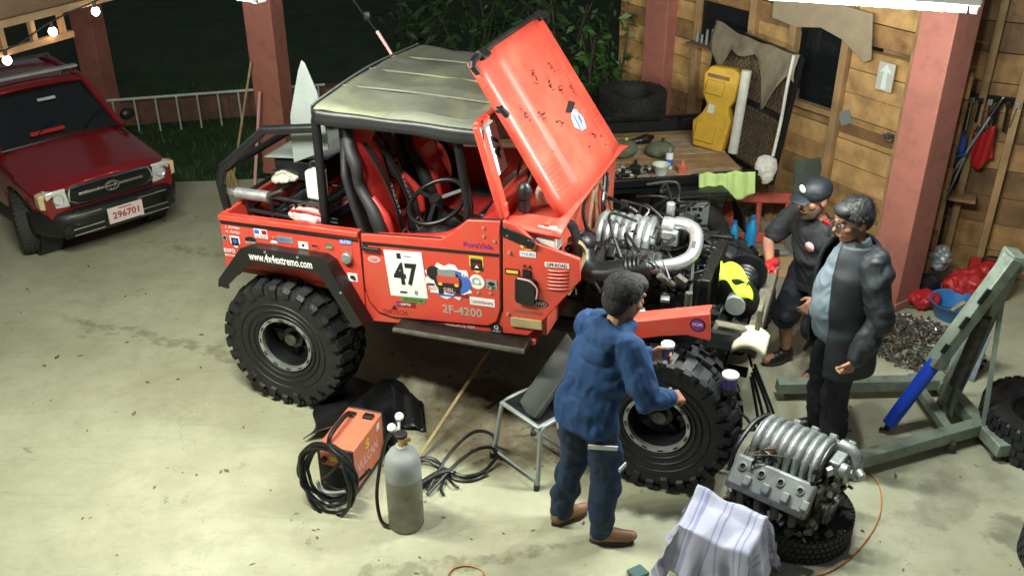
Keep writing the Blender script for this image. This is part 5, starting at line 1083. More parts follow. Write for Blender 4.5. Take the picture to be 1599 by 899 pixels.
d_m = o_.modifiers.new('creases', 'DISPLACE'); d_m.texture = tx; d_m.strength = .012; d_m.texture_coords = 'LOCAL'; d_m.mid_level = .4
q = MB(); q.tube([(1.01, 4.15, .47), (.955, 4.10, .40), (.905, 4.05, .28), (.875, 4.0, .17), (.86, 3.96, .09)], .011, 6); tag(q.build('shirt_belt', M['ink']), 'dark strap hanging down the left side of the striped shirt', 'strap')
tag(MB().box((.70, 4.02, .012), (.10, .08, .02), (0, .1, .6)).build('green_offcut', mat('dull_teal', (.05, .10, .10), .6), bevel=.004), 'small dull green offcut on the floor left of the striped shirt', 'offcut')
q = MB(); q.tube([(2.10, 4.86, .012), (2.24, 4.90, .008), (2.28, 4.72, .008), (2.16, 4.42, .008), (1.90, 4.12, .008), (1.65, 3.98, .008), (1.40, 3.95, .008)], .0045, 5); tag(q.build('orange_hose', M['cable']), 'thin orange cord curving over the floor past the engine tyre', 'cord')
q = MB(); q.tube([(-.36, 3.98, .008), (-.33, 4.05, .008), (-.25, 4.075, .008), (-.17, 4.04, .008), (-.16, 3.97, .008)], .0045, 5); tag(q.build('orange_hose', M['cable']), 'small loop of orange cord at the bottom edge of the floor', 'cord')
# ------------------------------------------------------------------ bolts heap, basin, bags at the right
random.seed(12)
q = MB()
for i in range(1700):
    a = rnd(0, 2 * PI); r_ = math.sqrt(random.random()); x = 3.14 + .43 * r_ * math.cos(a) - .08 * r_ * math.sin(a); y = 6.42 + .46 * r_ * math.sin(a); z = .07 * (1 - r_ * r_) * random.random() + .012
    l = rnd(.012, .045); d = Vector((rnd(-1, 1), rnd(-1, 1), rnd(-.35, .5))).normalized() * l; k = random.choices((0, 1, 2), (5, 2, 2))[0]
    if i % 3: q.cyl(Vector((x, y, z)), Vector((x, y, z)) + d, rnd(.004, .009), n=6, mi=k)
    else: q.box((x, y, z), (l * .7, l * .5, l * .3), (rnd(-1, 1), rnd(-1, 1), rnd(-1, 1)), mi=k)
tag(q.build('bolt_heap', [M['iron'], M['rust'], M['polish']], smooth=0), 'spread-out heap of bolts and nuts on the floor before the right pillar', 'bolts', kind='stuff')
t = thing('basin', 'blue plastic basin on the floor right of the bolt heap', 'basin', (3.56, 6.86, 0))
MB().lathe([(.13, .005), (.18, .13), (.195, .14), (.195, .148), (.175, .14), (.125, .02), (.001, .015)], n=30).build('bowl', M['basin'], t)
MB().box((.03, -.02, .10), (.14, .03, .02), (.2, -.4, .4)).build('brush', M['stick'], t)
t = thing('paint_can', 'black can with a white band near the red bags', 'can', (3.46, 7.14, 0), R(20))
MB().lathe([(.001, .0), (.095, 0), (.10, .03), (.085, .20), (.001, .22)], n=24).build('body', M['black'], t); MB().lathe([(.099, .055), (.097, .085)], n=24, caps=False).build('band', M['white'], t, solid=.004); 
t = thing('red_sack', 'crumpled red sack below the black can', 'sack', (3.38, 7.0, .08)); remesh(MB().sph((0, 0, 0), (.13, .10, .08), 14).build('bag', M['redplastic'], t), .012, 1, .06, .05)
t = thing('red_sack', 'big red plastic sack behind the blue basin', 'sack', (3.80, 7.12, .14)); remesh(MB().sph((0, 0, 0), (.23, .16, .15), 14).sph((.12, .05, .08), (.13, .12, .12), 12).build('bag', M['redplastic'], t), .014, 1, .08, .08)
t = thing('grey_bag', 'silver grey plastic bag on the black can', 'bag', (3.58, 7.30, .30)); remesh(MB().sph((0, 0, 0), (.09, .09, .12), 12).build('bag', M['grey'], t), .010, 1, .06, .05)
t = thing('red_box', 'red tool case standing under the tool wall at the right', 'case', (4.0, 7.25, 0), R(-20)); MB().box((0, 0, .14), (.34, .20, .28)).build('case', M['redplastic'], t, bevel=.02); MB().tube([(-.08, 0, .28), (-.06, 0, .33), (.06, 0, .33), (.08, 0, .28)], .012, 7).build('handle', M['black'], t)
t = thing('power_board', 'pale power board with a coiled cord between the man and the bolts', 'power board', (2.70, 6.62, 0), R(15)); MB().box((0, 0, .03), (.16, .10, .05)).build('box', M['stick'], t, bevel=.006); MB().box((.02, .02, .10), (.07, .06, .07)).build('plug', M['white'], t, bevel=.008)
MB().tube([(.05, .0, .07), (.14, -.06, .06), (.16, -.18, .01), (.08, -.2, .01), (.12, -.08, .03), (.03, .03, .1)], .006, 6).build('cord', M['rag'], t)
tag(MB().cyl((3.02, 7.02, .012), (3.62, 6.96, .012), .014, n=8).build('metal_rod', M['iron']), 'dark metal rod on the floor behind the bolt heap', 'rod')
tag(MB().bar((3.28, 5.98, .0), (3.36, 6.06, .34), .20, .012).build('leaning_plate', mat('dull_blue_grey_plate', (.20, .25, .28), .5, metal=.3)), 'blue-grey plate standing behind the hoist mast', 'plate')
# ------------------------------------------------------------------ trailer behind
tr = thing('trailer', 'black trailer with a plank deck and an upright mesh ramp', 'trailer', (1.15, 8.45, 0), R(8))
for i in range(9): MB().box((-.45, -.545 + i * .125, .79), (2.5, .118, .03), (0, 0, rnd(-.003, .003))).build('deck_plank', random.choice([M['decking'], M['decking'], M['stud']]), tr, bevel=.003)
MB().box((-.45, -.06, .72), (2.5, 1.12, .09)).build('deck_frame', M['blackmetal'], tr, bevel=.005)
MB().box((-.45, -.64, .78), (2.5, .05, .07)).build('side_rail', M['blackmetal'], tr, bevel=.005)
MB().box((-.45, .56, .93), (2.5, .04, .04)).build('back_rail', M['blackmetal'], tr, bevel=.005); MB().box((-.45, .555, .80), (2.5, .02, .20)).build('back_board', M['black'], tr)
for x in (-1.6, -.9, -.2, .55): MB().box((x, .56, .84), (.04, .04, .2)).build('stake', M['blackmetal'], tr)
q = MB(); R_ = .36
q.grid(lambda u, v: (.32 + R_ * 1.15 * math.cos(PI * (1 - u)), -.93 + .28 * v, .38 + R_ * min(1, 1.25 * math.sin(PI * u))), 20, 4); q.build('mudguard', M['black'], tr, smooth=60, solid=.012)
w0 = bpy.data.objects.new('wheel', None); COL.objects.link(w0); w0.parent = tr; w0.location = (.32, -.80, .31); w0.rotation_euler = (PI / 2, 0, 0)
road_tyre(.31, .2, .17).build('tyre', M['oldrubber'], w0, smooth=25); MB().lathe([(.17, .07), (.15, .03), (.06, .05), (.001, .05)], n=22, caps=False).build('rim', M['iron'], w0)
rp = bpy.data.objects.new('ramp', None); COL.objects.link(rp); rp.parent = tr; rp.location = (1.06, -.58, .70); rp.rotation_euler = (0, R(7), R(13))
RPM = Matrix.Translation(tr.location) @ Matrix.Rotation(R(8), 4, 'Z') @ Matrix.Translation((1.06, -.58, .70)) @ Matrix.Rotation(R(13), 4, 'Z') @ Matrix.Rotation(R(7), 4, 'Y')
RW = 1.22
for y in (0, RW): MB().box((0, y, .53), (.05, .05, 1.12)).build('ramp_post', M['blackmetal'], rp)
for z in (.0, .55, 1.08): MB().box((0, RW / 2, z), (.045, RW, .045)).build('ramp_bar', M['blackmetal'], rp)
q = MB()
for i in range(44):
    for sg in (1, -1):
        y0 = -1.0 + i * .055; z0, z1 = .02, 1.06; y1 = y0 + .95
        if sg < 0: z0, z1 = z1, z0
        if y1 <= .03 or y0 >= RW - .03: continue
        if y0 < .02: z0 += (z1 - z0) * (.02 - y0) / (y1 - y0); y0 = .02
        if y1 > RW - .02: z1 -= (z1 - z0) * (y1 - RW + .02) / (y1 - y0); y1 = RW - .02
        q.bar((0, y0, z0), (0, y1, z1), .006, .006)
o_ = q.build('ramp_mesh', M['iron'], rp, smooth=0); o_['kind'] = 'stuff'
MB().box((-.2, .98, .42), (1.0, .5, .66)).build('tool_chest', M['black'], tr, bevel=.02)
def TR(x, y, z):
    a = R(8); return (1.15 + x * math.cos(a) - y * math.sin(a), 8.45 + x * math.sin(a) + y * math.cos(a), z)
q = MB()
def tarp(u, v):
    y = RW + .04 - (RW + .08) * u; dr_ = (.18 + .05 * math.sin(u * 7 + 1) + .03 * math.sin(u * 19) + .36 * max(0, 1 - abs(u - .74) / .2) + .16 * max(0, 1 - abs(u - .12) / .14)) * v
    off = -.05 - .03 * math.sin(u * 13 + v * 3) * v
    return RPM @ Vector((off, y, 1.12 - .03 * math.sin(PI * u) - dr_ + .02 * noise.noise((u * 5, v * 5, 0))))
q.grid(tarp, 30, 16); hs_ = MB(); hs_.tube([RPM @ Vector((-.06, .02, 1.10)), RPM @ Vector((-.10, -.04, .85)), RPM @ Vector((-.07, -.03, .55)), RPM @ Vector((-.09, -.06, .25))], .014, 6); tag(hs_.build('pale_strap', M['rag']), 'pale strap hanging from the right corner of the taupe cloth', 'strap')
tag(q.build('brown_cloth', M['tarp'], solid=.005, smooth=180), 'taupe cloth draped over the upright trailer ramp', 'cloth')
jc = thing('yellow_cover', 'yellow plastic cover standing against the trailer ramp', 'cover', TR(.66, .02, .81), rot=(R(-8), R(5), R(-30)))
q = MB(); P = [(-.10, 0), (.13, 0), (.14, .30), (.10, .40), (.13, .48), (.13, .72), (.08, .76), (-.09, .74), (-.13, .66), (-.11, .48), (-.06, .40), (-.08, .32), (-.14, .22)]
q.prism([(a_ * 1.25, b_) for a_, b_ in P], -.07, .07); q.build('shell', M['jerry'], jc, bevel=.022, seg=3)
MB().box((-.02, -.075, .66), (.20, .02, .03)).build('strap', M['wood2'], jc); MB().box((-.02, -.072, .37), (.06, .02, .08)).build('tag', M['rag'], jc); MB().box((-.03, -.08, .56), (.17, .03, .13)).build('raised_panel', M['jerry'], jc, bevel=.012); MB().box((-.03, -.08, .15), (.19, .03, .18)).build('raised_panel', M['jerry'], jc, bevel=.012)
tag(MB().cyl(TR(.86, -.12, .80), TR(.92, -.08, 1.55), .045, n=14).build('grey_pipe', M['rag']), 'pale pipe standing right of the yellow cover', 'pipe')
for i, (p, sz, lab) in enumerate([(TR(-.16, -.09, .88), (.14, .12, .085), 'rounded olive bag on the deck beside the raised bonnet'), (TR(.17, -.12, .87), (.14, .11, .075), 'rounded olive bag on the deck nearer to the ramp')]):
    t = thing('olive_bag', lab, 'bag', p, .2, 'olive bags on the deck'); remesh(MB().sph((0, 0, 0), sz, 16).build('bag', M['olive'], t), .012, 1, .02, .08); MB().cyl((0, 0, .05), (.03, .0, .10), .012, n=8).build('toggle', M['hivis'] if i == 0 else M['black'], t)
t = thing('tool_pouch', 'small black tool bag lying between the olive bags', 'bag', TR(.08, .17, .84)); remesh(MB().chain([((-.09, 0, 0), .03), ((.05, .03, .02), .045), ((.1, .05, .03), .02)]).build('bag', M['black'], t), .01, 1, .02, .06)
t = thing('spray_can', 'white spray can with a grey cap on the trailer edge', 'spray can', TR(.17, -.42, .805)); MB().lathe([(.001, 0), (.033, 0), (.033, .13), (.026, .145), (.001, .147)], n=18).build('body', M['white'], t); MB().lathe([(.001, .146), (.022, .146), (.018, .19), (.001, .192)], n=14).build('cap', M['grey'], t); MB().lathe([(.0335, .03), (.0335, .09)], n=18, caps=False).build('label', M['blueink'], t)
t = thing('plastic_bowl', 'pale translucent bowl beside the spray can', 'bowl', TR(.06, -.56, .812)); MB().lathe([(.05, 0), (.075, .085), (.08, .09), (.07, .085), (.045, .01), (.001, .008)], n=22).build('bowl', mat('milky_plastic', (.60, .64, .55), .4), t)
t = thing('paper_sheet', 'yellowish cardboard sheet sticking up behind the raised bonnet', 'sheet', TR(-.44, -.25, .82), rot=(R(-20), R(-30), R(25))); MB().box((0, 0, .10), (.24, .01, .20)).build('sheet', M['cardboard'], t)
for i, (x, c_, lab) in enumerate([(.33, 'hivis2', 'pale lime cloth hanging left on the trailer edge'), (.58, 'hivis2', 'pale lime cloth hanging right on the trailer edge beside the rag')]):
    q = MB(); q.grid(lambda u, v: TR(x + .02 + .25 * u, -.705 - .05 * v - .012 * math.sin(u * 14), .855 - .27 * v * (1 - .35 * (abs(u - .3)) - (.3 * (1 - u) if i == 0 else .1 * u)) + .01 * math.sin(u * 6)), 14, 10); tag(q.build('lime_cloth', M[c_], solid=.003, smooth=180), lab, 'cloth', 'lime cloths on the trailer edge')
t = thing('white_rag', 'crumpled off-white rag at the end of the trailer edge', 'rag', TR(.96, -.66, .87)); remesh(MB().sph((0, 0, 0), (.10, .08, .10), 14).sph((.02, -.02, -.08), (.06, .05, .08), 10).build('cloth', M['rag'], t), .010, 1, .05, .07)
q = MB(); q.bar(TR(.30, -.67, .82), TR(.96, -.67, .84), .04, .03); tag(q.build('drying_rail', M['black']), 'black bar carrying the lime cloths along the trailer edge', 'bar')
random.seed(21)
CL = [('oily_part', 'oily black lump leftmost in the clutter on the trailer edge', 'car part', 'greasy'), ('grey_bracket', 'grey bracket beside the oily lump on the trailer edge', 'bracket', 'grey'), ('paper_scrap', 'crumpled cream paper next to the raised bonnet edge', 'paper', 'cream'), ('bright_fitting', 'bright round fitting in the middle of the trailer edge clutter', 'fitting', 'alu'), ('rusty_clamp', 'rusty clamp in front of the cardboard on the trailer edge', 'clamp', 'rust'),
      ('oily_part', 'flat oily plate in front of the pale bowl', 'car part', 'greasy'), ('cream_paper', 'flattened cream paper left of the pale bowl', 'paper', 'cream'), ('black_funnel', 'black funnel shape between the clutter and the pale bowl', 'funnel', 'black'), ('bright_fitting', 'small bright nut nearest to the pale bowl', 'fitting', 'alu'), ('orange_pot', 'small orange pot right of the spray can', 'pot', 'orange')]
for i, (nm, lab, cat_, m_) in enumerate(CL):
    p = TR(-.62 + i * .066 + (.28 if i == 9 else 0), -.52 + rnd(-.07, .05), .825); s_ = rnd(.035, .06)
    k_ = thing(nm, lab, cat_, p, rnd(0, 3)); q = MB()
    if cat_ == 'paper': q.grid(lambda u, v: (s_ * 2.4 * (u - .5), s_ * 2 * (v - .5), .01 + .02 * math.sin(u * 7) * math.cos(v * 6)), 8, 8); q.build('sheet', M[m_], k_, solid=.002)
    elif cat_ in ('funnel', 'pot'): q.lathe([(.001, -.02), (.04, -.02), (.05, .05), (.02, .06), (.012, .11), (.001, .11)], n=18); q.build('body', M[m_], k_); q2 = MB(); q2.lathe([(.051, .04), (.055, .05), (.051, .055)], n=18); q2.build('rim', M[m_], k_)
    else:
        q.box((0, 0, 0), (s_ * 1.6, s_, s_ * .6), (.2, .2, 0)); q.build('body', M[m_], k_, bevel=.008); q2 = MB(); q2.cyl((s_ * .3, 0, 0), (s_ * .5, .01, .05), s_ * .4, n=12); q2.build('stud', M[m_], k_, bevel=.004)
q = MB()
for i in range(170):
    p = Vector(TR(rnd(-.72, .02), random.gauss(-.50, .06), .812 + abs(random.gauss(0, .018)))); l = rnd(.008, .03); k = random.choices((0, 1, 2, 3), (5, 3, 1, 2))[0]
    if i % 2: q.box(p, (l * 1.6, l, l * .6), (rnd(-1, 1), rnd(-1, 1), rnd(-1, 1)), mi=k)
    else: q.cyl(p, p + Vector((rnd(-1, 1), rnd(-1, 1), rnd(-.3, .6))).normalized() * l * 2, l * .4, n=7, mi=k)
tag(q.build('parts_heap', [M['greasy'], M['iron'], M['cream'], M['dullalu']], smooth=0), 'heap of small greasy parts and scraps along the trailer edge', 'parts', kind='stuff')
# ------------------------------------------------------------------ red radiator surround, blue bottles, boxes behind
rd = thing('radiator_surround', 'red metal radiator surround leaning behind the blue bottles', 'car part', (2.30, 8.22, 0), rot=(R(-18), 0, R(-4)))
q = MB(); q.box((0, 0, .42), (.66, .05, .10)); q.box((0, 0, .05), (.66, .05, .10)); q.box((-.28, 0, .235), (.12, .05, .28)); q.box((.28, 0, .235), (.12, .05, .28)); q.box((-.02, 0, .235), (.05, .045, .28))
q.build('frame', M['redmatte'], rd, bevel=.012)
for x in (-.28, .28): MB().lathe([(.07, 0), (.08, -.03), (.062, -.03), (.06, 0)], (x, -.02, .25), (0, 1, 0), 22, close=True).build('lamp_ring', M['redmatte'], rd)
MB().tube([(-.24, 0, .47), (-.22, 0, .66), (-.12, 0, .66), (-.12, 0, .50)], .010, 6).build('wire_handle', M['black'], rd)
for i, (x, y, h, wd, lab) in enumerate([(1.92, 7.68, .28, .056, 'smaller blue bottle left of the pair by the red surround'), (2.055, 7.65, .34, .066, 'taller blue jug right of the pair by the red surround')]):
    t = thing('blue_bottle', lab, 'bottle', (x, y, .18), rot=(0, R(1 + 2 * i), 0)); q = MB(); n_ = 20
    q.ell([((0, 0, 0), wd * .95, wd * .7), ((0, 0, .01), wd, wd * .75), ((0, 0, h * .62), wd, wd * .75), ((0, 0, h * .80), wd * .75, wd * .6), ((0, 0, h * .90), wd * .36, wd * .36), ((0, 0, h * .95), wd * .34, wd * .34)]); q.build('body', M['bluebottle'], t, smooth=180)
    MB().cyl((0, 0, h * .94), (0, 0, h * 1.04), wd * .36, n=12).build('cap', M['basin'], t); MB().box((0, -wd * .78, h * .35), (wd * 1.1, .004, h * .3)).build('label', M['blueink'], t)
t = thing('wooden_crate', 'low wooden crate under the two blue bottles', 'crate', (1.99, 7.67, 0), R(-8))
for z_ in (.035, .095, .155):
    for s_ in (-1, 1): MB().box((0, s_ * .10, z_), (.36, .016, .05)).build('slat', M['stud'], t)
for x_ in (-.17, .17): MB().box((x_, 0, .09), (.016, .20, .178)).build('end_board', M['stud'], t)
for y_ in (-.066, 0, .066): MB().box((0, y_, .174), (.35, .06, .012)).build('slat', M['stud'], t)
tag(MB().box((1.50, 7.38, .66), (.24, .012, .26), (R(8), 0, R(-5))).build('perforated_plate', M['grey'], bevel=.004), 'grey metal plate standing before the trailer mudguard', 'plate')
q = MB()
for x, z in ((-.05, .06), (0, .07), (.05, .06), (-.05, 0), (.03, 0), (-.03, -.06), (.05, -.05)): q.box((1.50 + x, 7.372 - z * .14, .66 + z), (rnd(.03, .05), .006, rnd(.025, .04)), (R(8), rnd(-.3, .3), R(-5)))
tag(q.build('bracket_stack', M['greasy'], smooth=0), 'dark gasket fixed on the grey plate before the mudguard', 'gasket')
t = thing('machine_stand', 'dark stand carrying the grey plate before the mudguard', 'stand', (1.50, 7.42, 0)); MB().box((0, 0, .02), (.3, .2, .04)).build('foot', M['iron'], t); MB().box((0, 0, .28), (.06, .05, .56)).build('post', M['iron'], t)
random.seed(44)
cr = [('tan cardboard sheet on the floor in front of the blue bottles', 'cardboard_sheet', 'sheet', 'cardboard', (2.30, 7.72, .01), (.50, .40, .012)), ('grey toolbox behind the cap man', 'grey_toolbox', 'toolbox', 'grey', (2.66, 8.0, .09), (.22, .3, .18)), ('small dark drill on the cardboard sheet', 'drill', 'drill', 'black', (2.34, 7.85, .05), (.16, .06, .07)), ('white plastic part on the floor beside the cap man', 'white_part', 'part', 'white', (2.62, 7.38, .05), (.12, .10, .09))]
for lab, nm, cat_, m_, p, sz in cr:
    if nm == 'drill':
        t = thing(nm, lab, cat_, p); MB().cyl((-.08, 0, .03), (.05, 0, .03), .03, n=12).build('motor', M[m_], t); MB().cyl((.05, 0, .03), (.13, 0, .03), .012, n=8).build('chuck', M['polish'], t); MB().bar((-.05, 0, .02), (-.07, .02, -.05), .03, .03).build('grip', M['redplastic'], t)
    elif nm == 'grey_toolbox':
        t = thing(nm, lab, cat_, p, .3); MB().box((0, 0, -.02), (.22, .3, .14)).build('case', M[m_], t, bevel=.01); MB().box((0, 0, .07), (.225, .305, .035)).build('lid', M[m_], t, bevel=.01); MB().tube([(0, -.06, .085), (0, -.05, .12), (0, .05, .12), (0, .06, .085)], .008, 6).build('handle', M['black'], t)
    else: tag(MB().box(p, sz, (0, 0, rnd(-.4, .4))).build(nm, M[m_], bevel=.006), lab, cat_)
# ------------------------------------------------------------------ loose things on and in the off-roader
q = MB(); q.prism([(-.165, 0), (.105, .16), (.10, .30), (.06, .62), (-.01, .84), (-.03, .86), (-.06, .78), (-.15, .42), (-.17, .2)], -.006, .006, f=lambda x, z, y: J(.16 + x, -.55 + y, 1.66 + z * .80))
tag(q.build('pointed_panel', M['grey'], bevel=.003), 'pointed pale grey metal blade standing upright behind the canvas roof', 'panel')
t = thing('rescue_strap', 'red strap with a black hook hanging behind the canvas roof', 'strap', (0, 0, 0)); MB().tube([J(.1, .5, 2.28), J(.22, .5, 2.10), J(.30, .45, 1.95)], .012, 6).build('strap', M['pink'], t); MB().tube([J(-.25, .5, 2.72), J(-.02, .5, 2.42), J(.1, .5, 2.28)], .006, 5).build('cord', M['black'], t); MB().sph(J(.03, .5, 2.38), (.03, .03, .04), 8).build('hook', M['black'], t)
t = thing('white_canister', 'white plastic canister strapped inside the rear cage', 'canister', J(.13, -.52, 1.42), JA); MB().box((0, 0, .10), (.12, .10, .20)).build('body', M['white'], t, bevel=.018); MB().tube([(-.04, 0, .20), (-.03, 0, .25), (.03, 0, .25), (.04, 0, .20)], .008, 6).build('handle', M['black'], t)
t = thing('bottle_jack', 'silver jack lying at the rear corner of the load bed', 'jack', J(-.30, -.62, 1.42), JA, rot=(0, R(-30), JA)); MB().cyl((-.12, 0, .06), (.10, 0, -.06), .04, n=14).build('cylinder', M['alu'], t); MB().cyl((-.18, 0, .10), (-.12, 0, .06), .022, n=10).build('piston', M['polish'], t); MB().tube([(.10, 0, -.06), (.16, -.02, -.05), (.24, -.02, -.06)], .012, 6).build('lever', M['iron'], t)
t = thing('red_bag', 'red and white bag lying in the load bed behind the seat', 'bag', J(.10, -.60, 1.32), JA); remesh(MB().sph((0, 0, 0), (.15, .09, .06), 14).build('bag', M['pink'], t), .010, 1, .05, .05); MB().tube([(-.11, -.05, .04), (0, -.07, .06), (.12, -.05, .04)], .008, 6).build('strap', M['redplastic'], t)
t = thing('cargo_box', 'black box with grey sheets on the rear rack', 'box', J(-.10, -.05, 1.43), JA); MB().box((0, 0, .08), (.40, .6, .14)).build('case', M['black'], t, bevel=.01); q = MB(); q.grid(lambda u, v: (-.25 + .5 * u, -.34 + .66 * v, .165 + .02 * math.sin(u * 6) * math.sin(v * 5) + .05 * u), 12, 12); q.build('folded_sheet', M['grey'], t, solid=.006, smooth=60)
t = thing('rolled_tube', 'grey rolled tube on top of the rear rack', 'tube', (0, 0, 0)); MB().tube([J(-.34, .32, 1.48), J(-.30, .36, 1.62), J(-.1, .38, 1.68), J(.24, .40, 1.72)], .03, 10).build('tube', M['grey'], t)
t = thing('red_folded_sheet', 'pinkish folded sheets on the far side of the load bed', 'sheet', J(.10, .45, 1.45), JA)
for i in range(3): MB().box((0, 0, .02 + i * .05), (.34, .22, .03), (.1, .05, .1 * i)).build('fold', M['pink'] if i % 2 else M['leather'], t, bevel=.008)
t = thing('black_reel', 'round black reel standing in the load bed', 'reel', J(-.14, -.50, 1.18), JA); MB().lathe([(.001, -.05), (.12, -.05), (.12, -.04), (.08, -.03), (.08, .03), (.12, .04), (.12, .05), (.001, .05)], n=26).build('drum', M['black'], t); MB().tube([(-.13, -.02, .02), (0, -.14, .04), (.14, -.08, .03), (.2, 0, .03)], .010, 6).build('hose', M['grey'], t)
t = thing('black_toolbox', 'long black toolbox inside the rear rack', 'toolbox', J(-.08, -.22, .95), JA); MB().box((0, 0, .11), (.46, .22, .20)).build('case', M['black'], t, bevel=.012); MB().box((0, 0, .225), (.47, .23, .03)).build('lid', M['blackmetal'], t, bevel=.008); MB().tube([(-.08, 0, .24), (-.06, 0, .28), (.06, 0, .28), (.08, 0, .24)], .009, 6).build('handle', M['grey'], t)
t = thing('tool_roll', 'pale crumpled tool roll in front of the rear rack box', 'tool roll', J(-.22, -.30, 1.46), JA); remesh(MB().sph((0, 0, 0), (.10, .16, .04), 14).build('roll', M['rag'], t), .010, 1, .05, .05); MB().tube([(-.1, -.05, .03), (0, -.05, .05), (.1, -.05, .03)], .006, 6).build('tie', M['black'], t)
t = thing('ratchet_strap', 'grey ratchet straps bundled on the load bed floor', 'strap', J(.0, -.42, 1.0), JA); random.seed(77)
for k in range(5): MB().tube([(rnd(-.3, .2), rnd(-.18, .3), rnd(.05, .35)) for _ in range(5)], .011, 6).build('strap_loop', random.choice([M['grey'], M['hose'], M['iron']]), t)
t = thing('spare_hose', 'black hose bundle hanging over the rear rack rail', 'hose', J(-.05, -.55, 1.3), JA)
for k in range(4): MB().tube([(rnd(-.25, .25), rnd(-.08, .3), rnd(-.12, .16)) for _ in range(5)], rnd(.010, .018), 6).build('hose_loop', M['hose'], t)
q = MB(); q.grid(lambda u, v: J(2.76 + .22 * u - .04 * v, -.24 + .28 * v - .05 * u, 1.195 - .06 * u - .05 * (2 * v - 1) ** 2 + .03 * math.sin(u * 8 + v * 5) - .10 * max(0, u - .6)), 16, 14)
tag(q.build('hi_vis_vest', M['hivis'], solid=.008, smooth=180), 'fluorescent yellow vest crumpled over the winch', 'vest')
q = MB(); q.grid(lambda u, v: J(2.92 + .20 * u, -.62 + .24 * v, .975 - .05 * (2 * u - 1) ** 2 - .04 * (2 * v - 1) ** 4 + .012 * math.sin(v * 9)), 14, 12)
tag(q.build('cream_rag', M['cream'], solid=.004, smooth=180), 'cream rag draped over the front bumper corner', 'rag')
cp = thing('lidded_cup', 'purple tub with a white lid sitting near the front tyre top', 'tub', J(2.96, -.86, .80), JA, scale=.78)
MB().lathe([(.001, 0), (.05, 0), (.058, .10), (.001, .10)], n=22).build('tub', M['cupblue'], cp); MB().lathe([(.001, .10), (.062, .10), (.062, .118), (.055, .122), (.001, .122)], n=24).build('lid', M['white'], cp)
tag(MB().box(J(2.96, -.86, .785), (.08, .08, .028)).build('tub_bracket', M['greasy']), 'dark bracket carrying the white lidded tub', 'bracket')
hp = thing('air_hose', 'black hoses tangled on the floor in front of the bumper', 'hose', (0, 0, 0)); random.seed(8)
for k in range(4):
    p = [J(3.05, -.55 + .05 * k, .70), J(3.15 + .04 * k, -.6, .35)]
    for i in range(5): p.append(J(3.1 + rnd(-.05, .35), -.75 + rnd(-.2, .35), .015))
    MB().tube(p, .010, 6).build('hose', M['hose'], hp)
# ------------------------------------------------------------------ people
def hand(m, wrist, d, n, curl=.6, side=1, sc=1.0, thumb=.6):
    w0, d, n = Vector(wrist), Vector(d).normalized(), Vector(n); n = (n - d * n.dot(d)).normalized(); l = d.cross(n) * side
    m.chain([(w0, .027 * sc), (w0 + d * .035, .026 * sc)])
    for i in range(4):
        o = (i - 1.5) * .0195 * sc; m.chain([(w0 + d * .025 + l * o * .7, .016 * sc), (w0 + d * .088 * sc + l * o, .0125 * sc)])
        L_ = (.036, .042, .040, .031)[i] * sc; p = w0 + d * .088 * sc + l * o; a = 0; r = .0098 * sc
        for k, (ca_, ll) in enumerate(((.55, 1.0), (.75, .72), (.5, .55))):
            a += curl * ca_ * 1.3; q = p + (d * math.cos(a) + n * math.sin(a)) * L_ * ll; m.cap(p, q, r, r * .9, 8); p = q; r *= .92
    b = w0 + d * .03 * sc + l * -.026 * sc; t1 = b + (d * .6 - l * .7 + n * .35 * thumb).normalized() * .042 * sc; t2 = t1 + (d * .85 - l * .1 + n * thumb).normalized() * .034 * sc
    m.chain([(b, .015 * sc), (t1, .0125 * sc), (t2, .010 * sc)], 8)
def strands(t, H, n, m, lo=-.35, lsc=1, seed=1):
    random.seed(seed); q = MB()
    for i in range(n):
        th = math.acos(rnd(lo, 1)); ph = rnd(0, 2 * PI); sx, sy, sz_ = math.sin(th) * math.cos(ph), math.sin(th) * math.sin(ph), math.cos(th)
        if sx > .45 + .5 * sz_: continue
        p = Vector((-.022 + .104 * sx, .089 * sy, .045 + .094 * sz_)); nrm = Vector((sx, sy, sz_)); tg = Vector((.9, sy * .8, -.35)) if sz_ > .25 else Vector((-.2, 0, -1))
        tg = (tg - nrm * tg.dot(nrm)).normalized(); l = rnd(.010, .028) * lsc; tip = p + tg * l + nrm * rnd(.001, .010) * lsc + Vector((rnd(-.005, .005), rnd(-.005, .005), rnd(-.004, .004))); sd = tg.cross(nrm) * .0022
        q.add([H(*(p - sd)), H(*(p + sd)), H(*tip)], [(0, 1, 2)])
    o = q.build('hair_strands', m, t, smooth=0); o['kind'] = 'stuff'
def Rz(a): return Matrix.Rotation(a, 3, 'Z')
def headparts(c, yaw, pitch):
    E = Rz(yaw) @ Matrix.Rotation(pitch, 3, 'Y'); return Vector(c), E
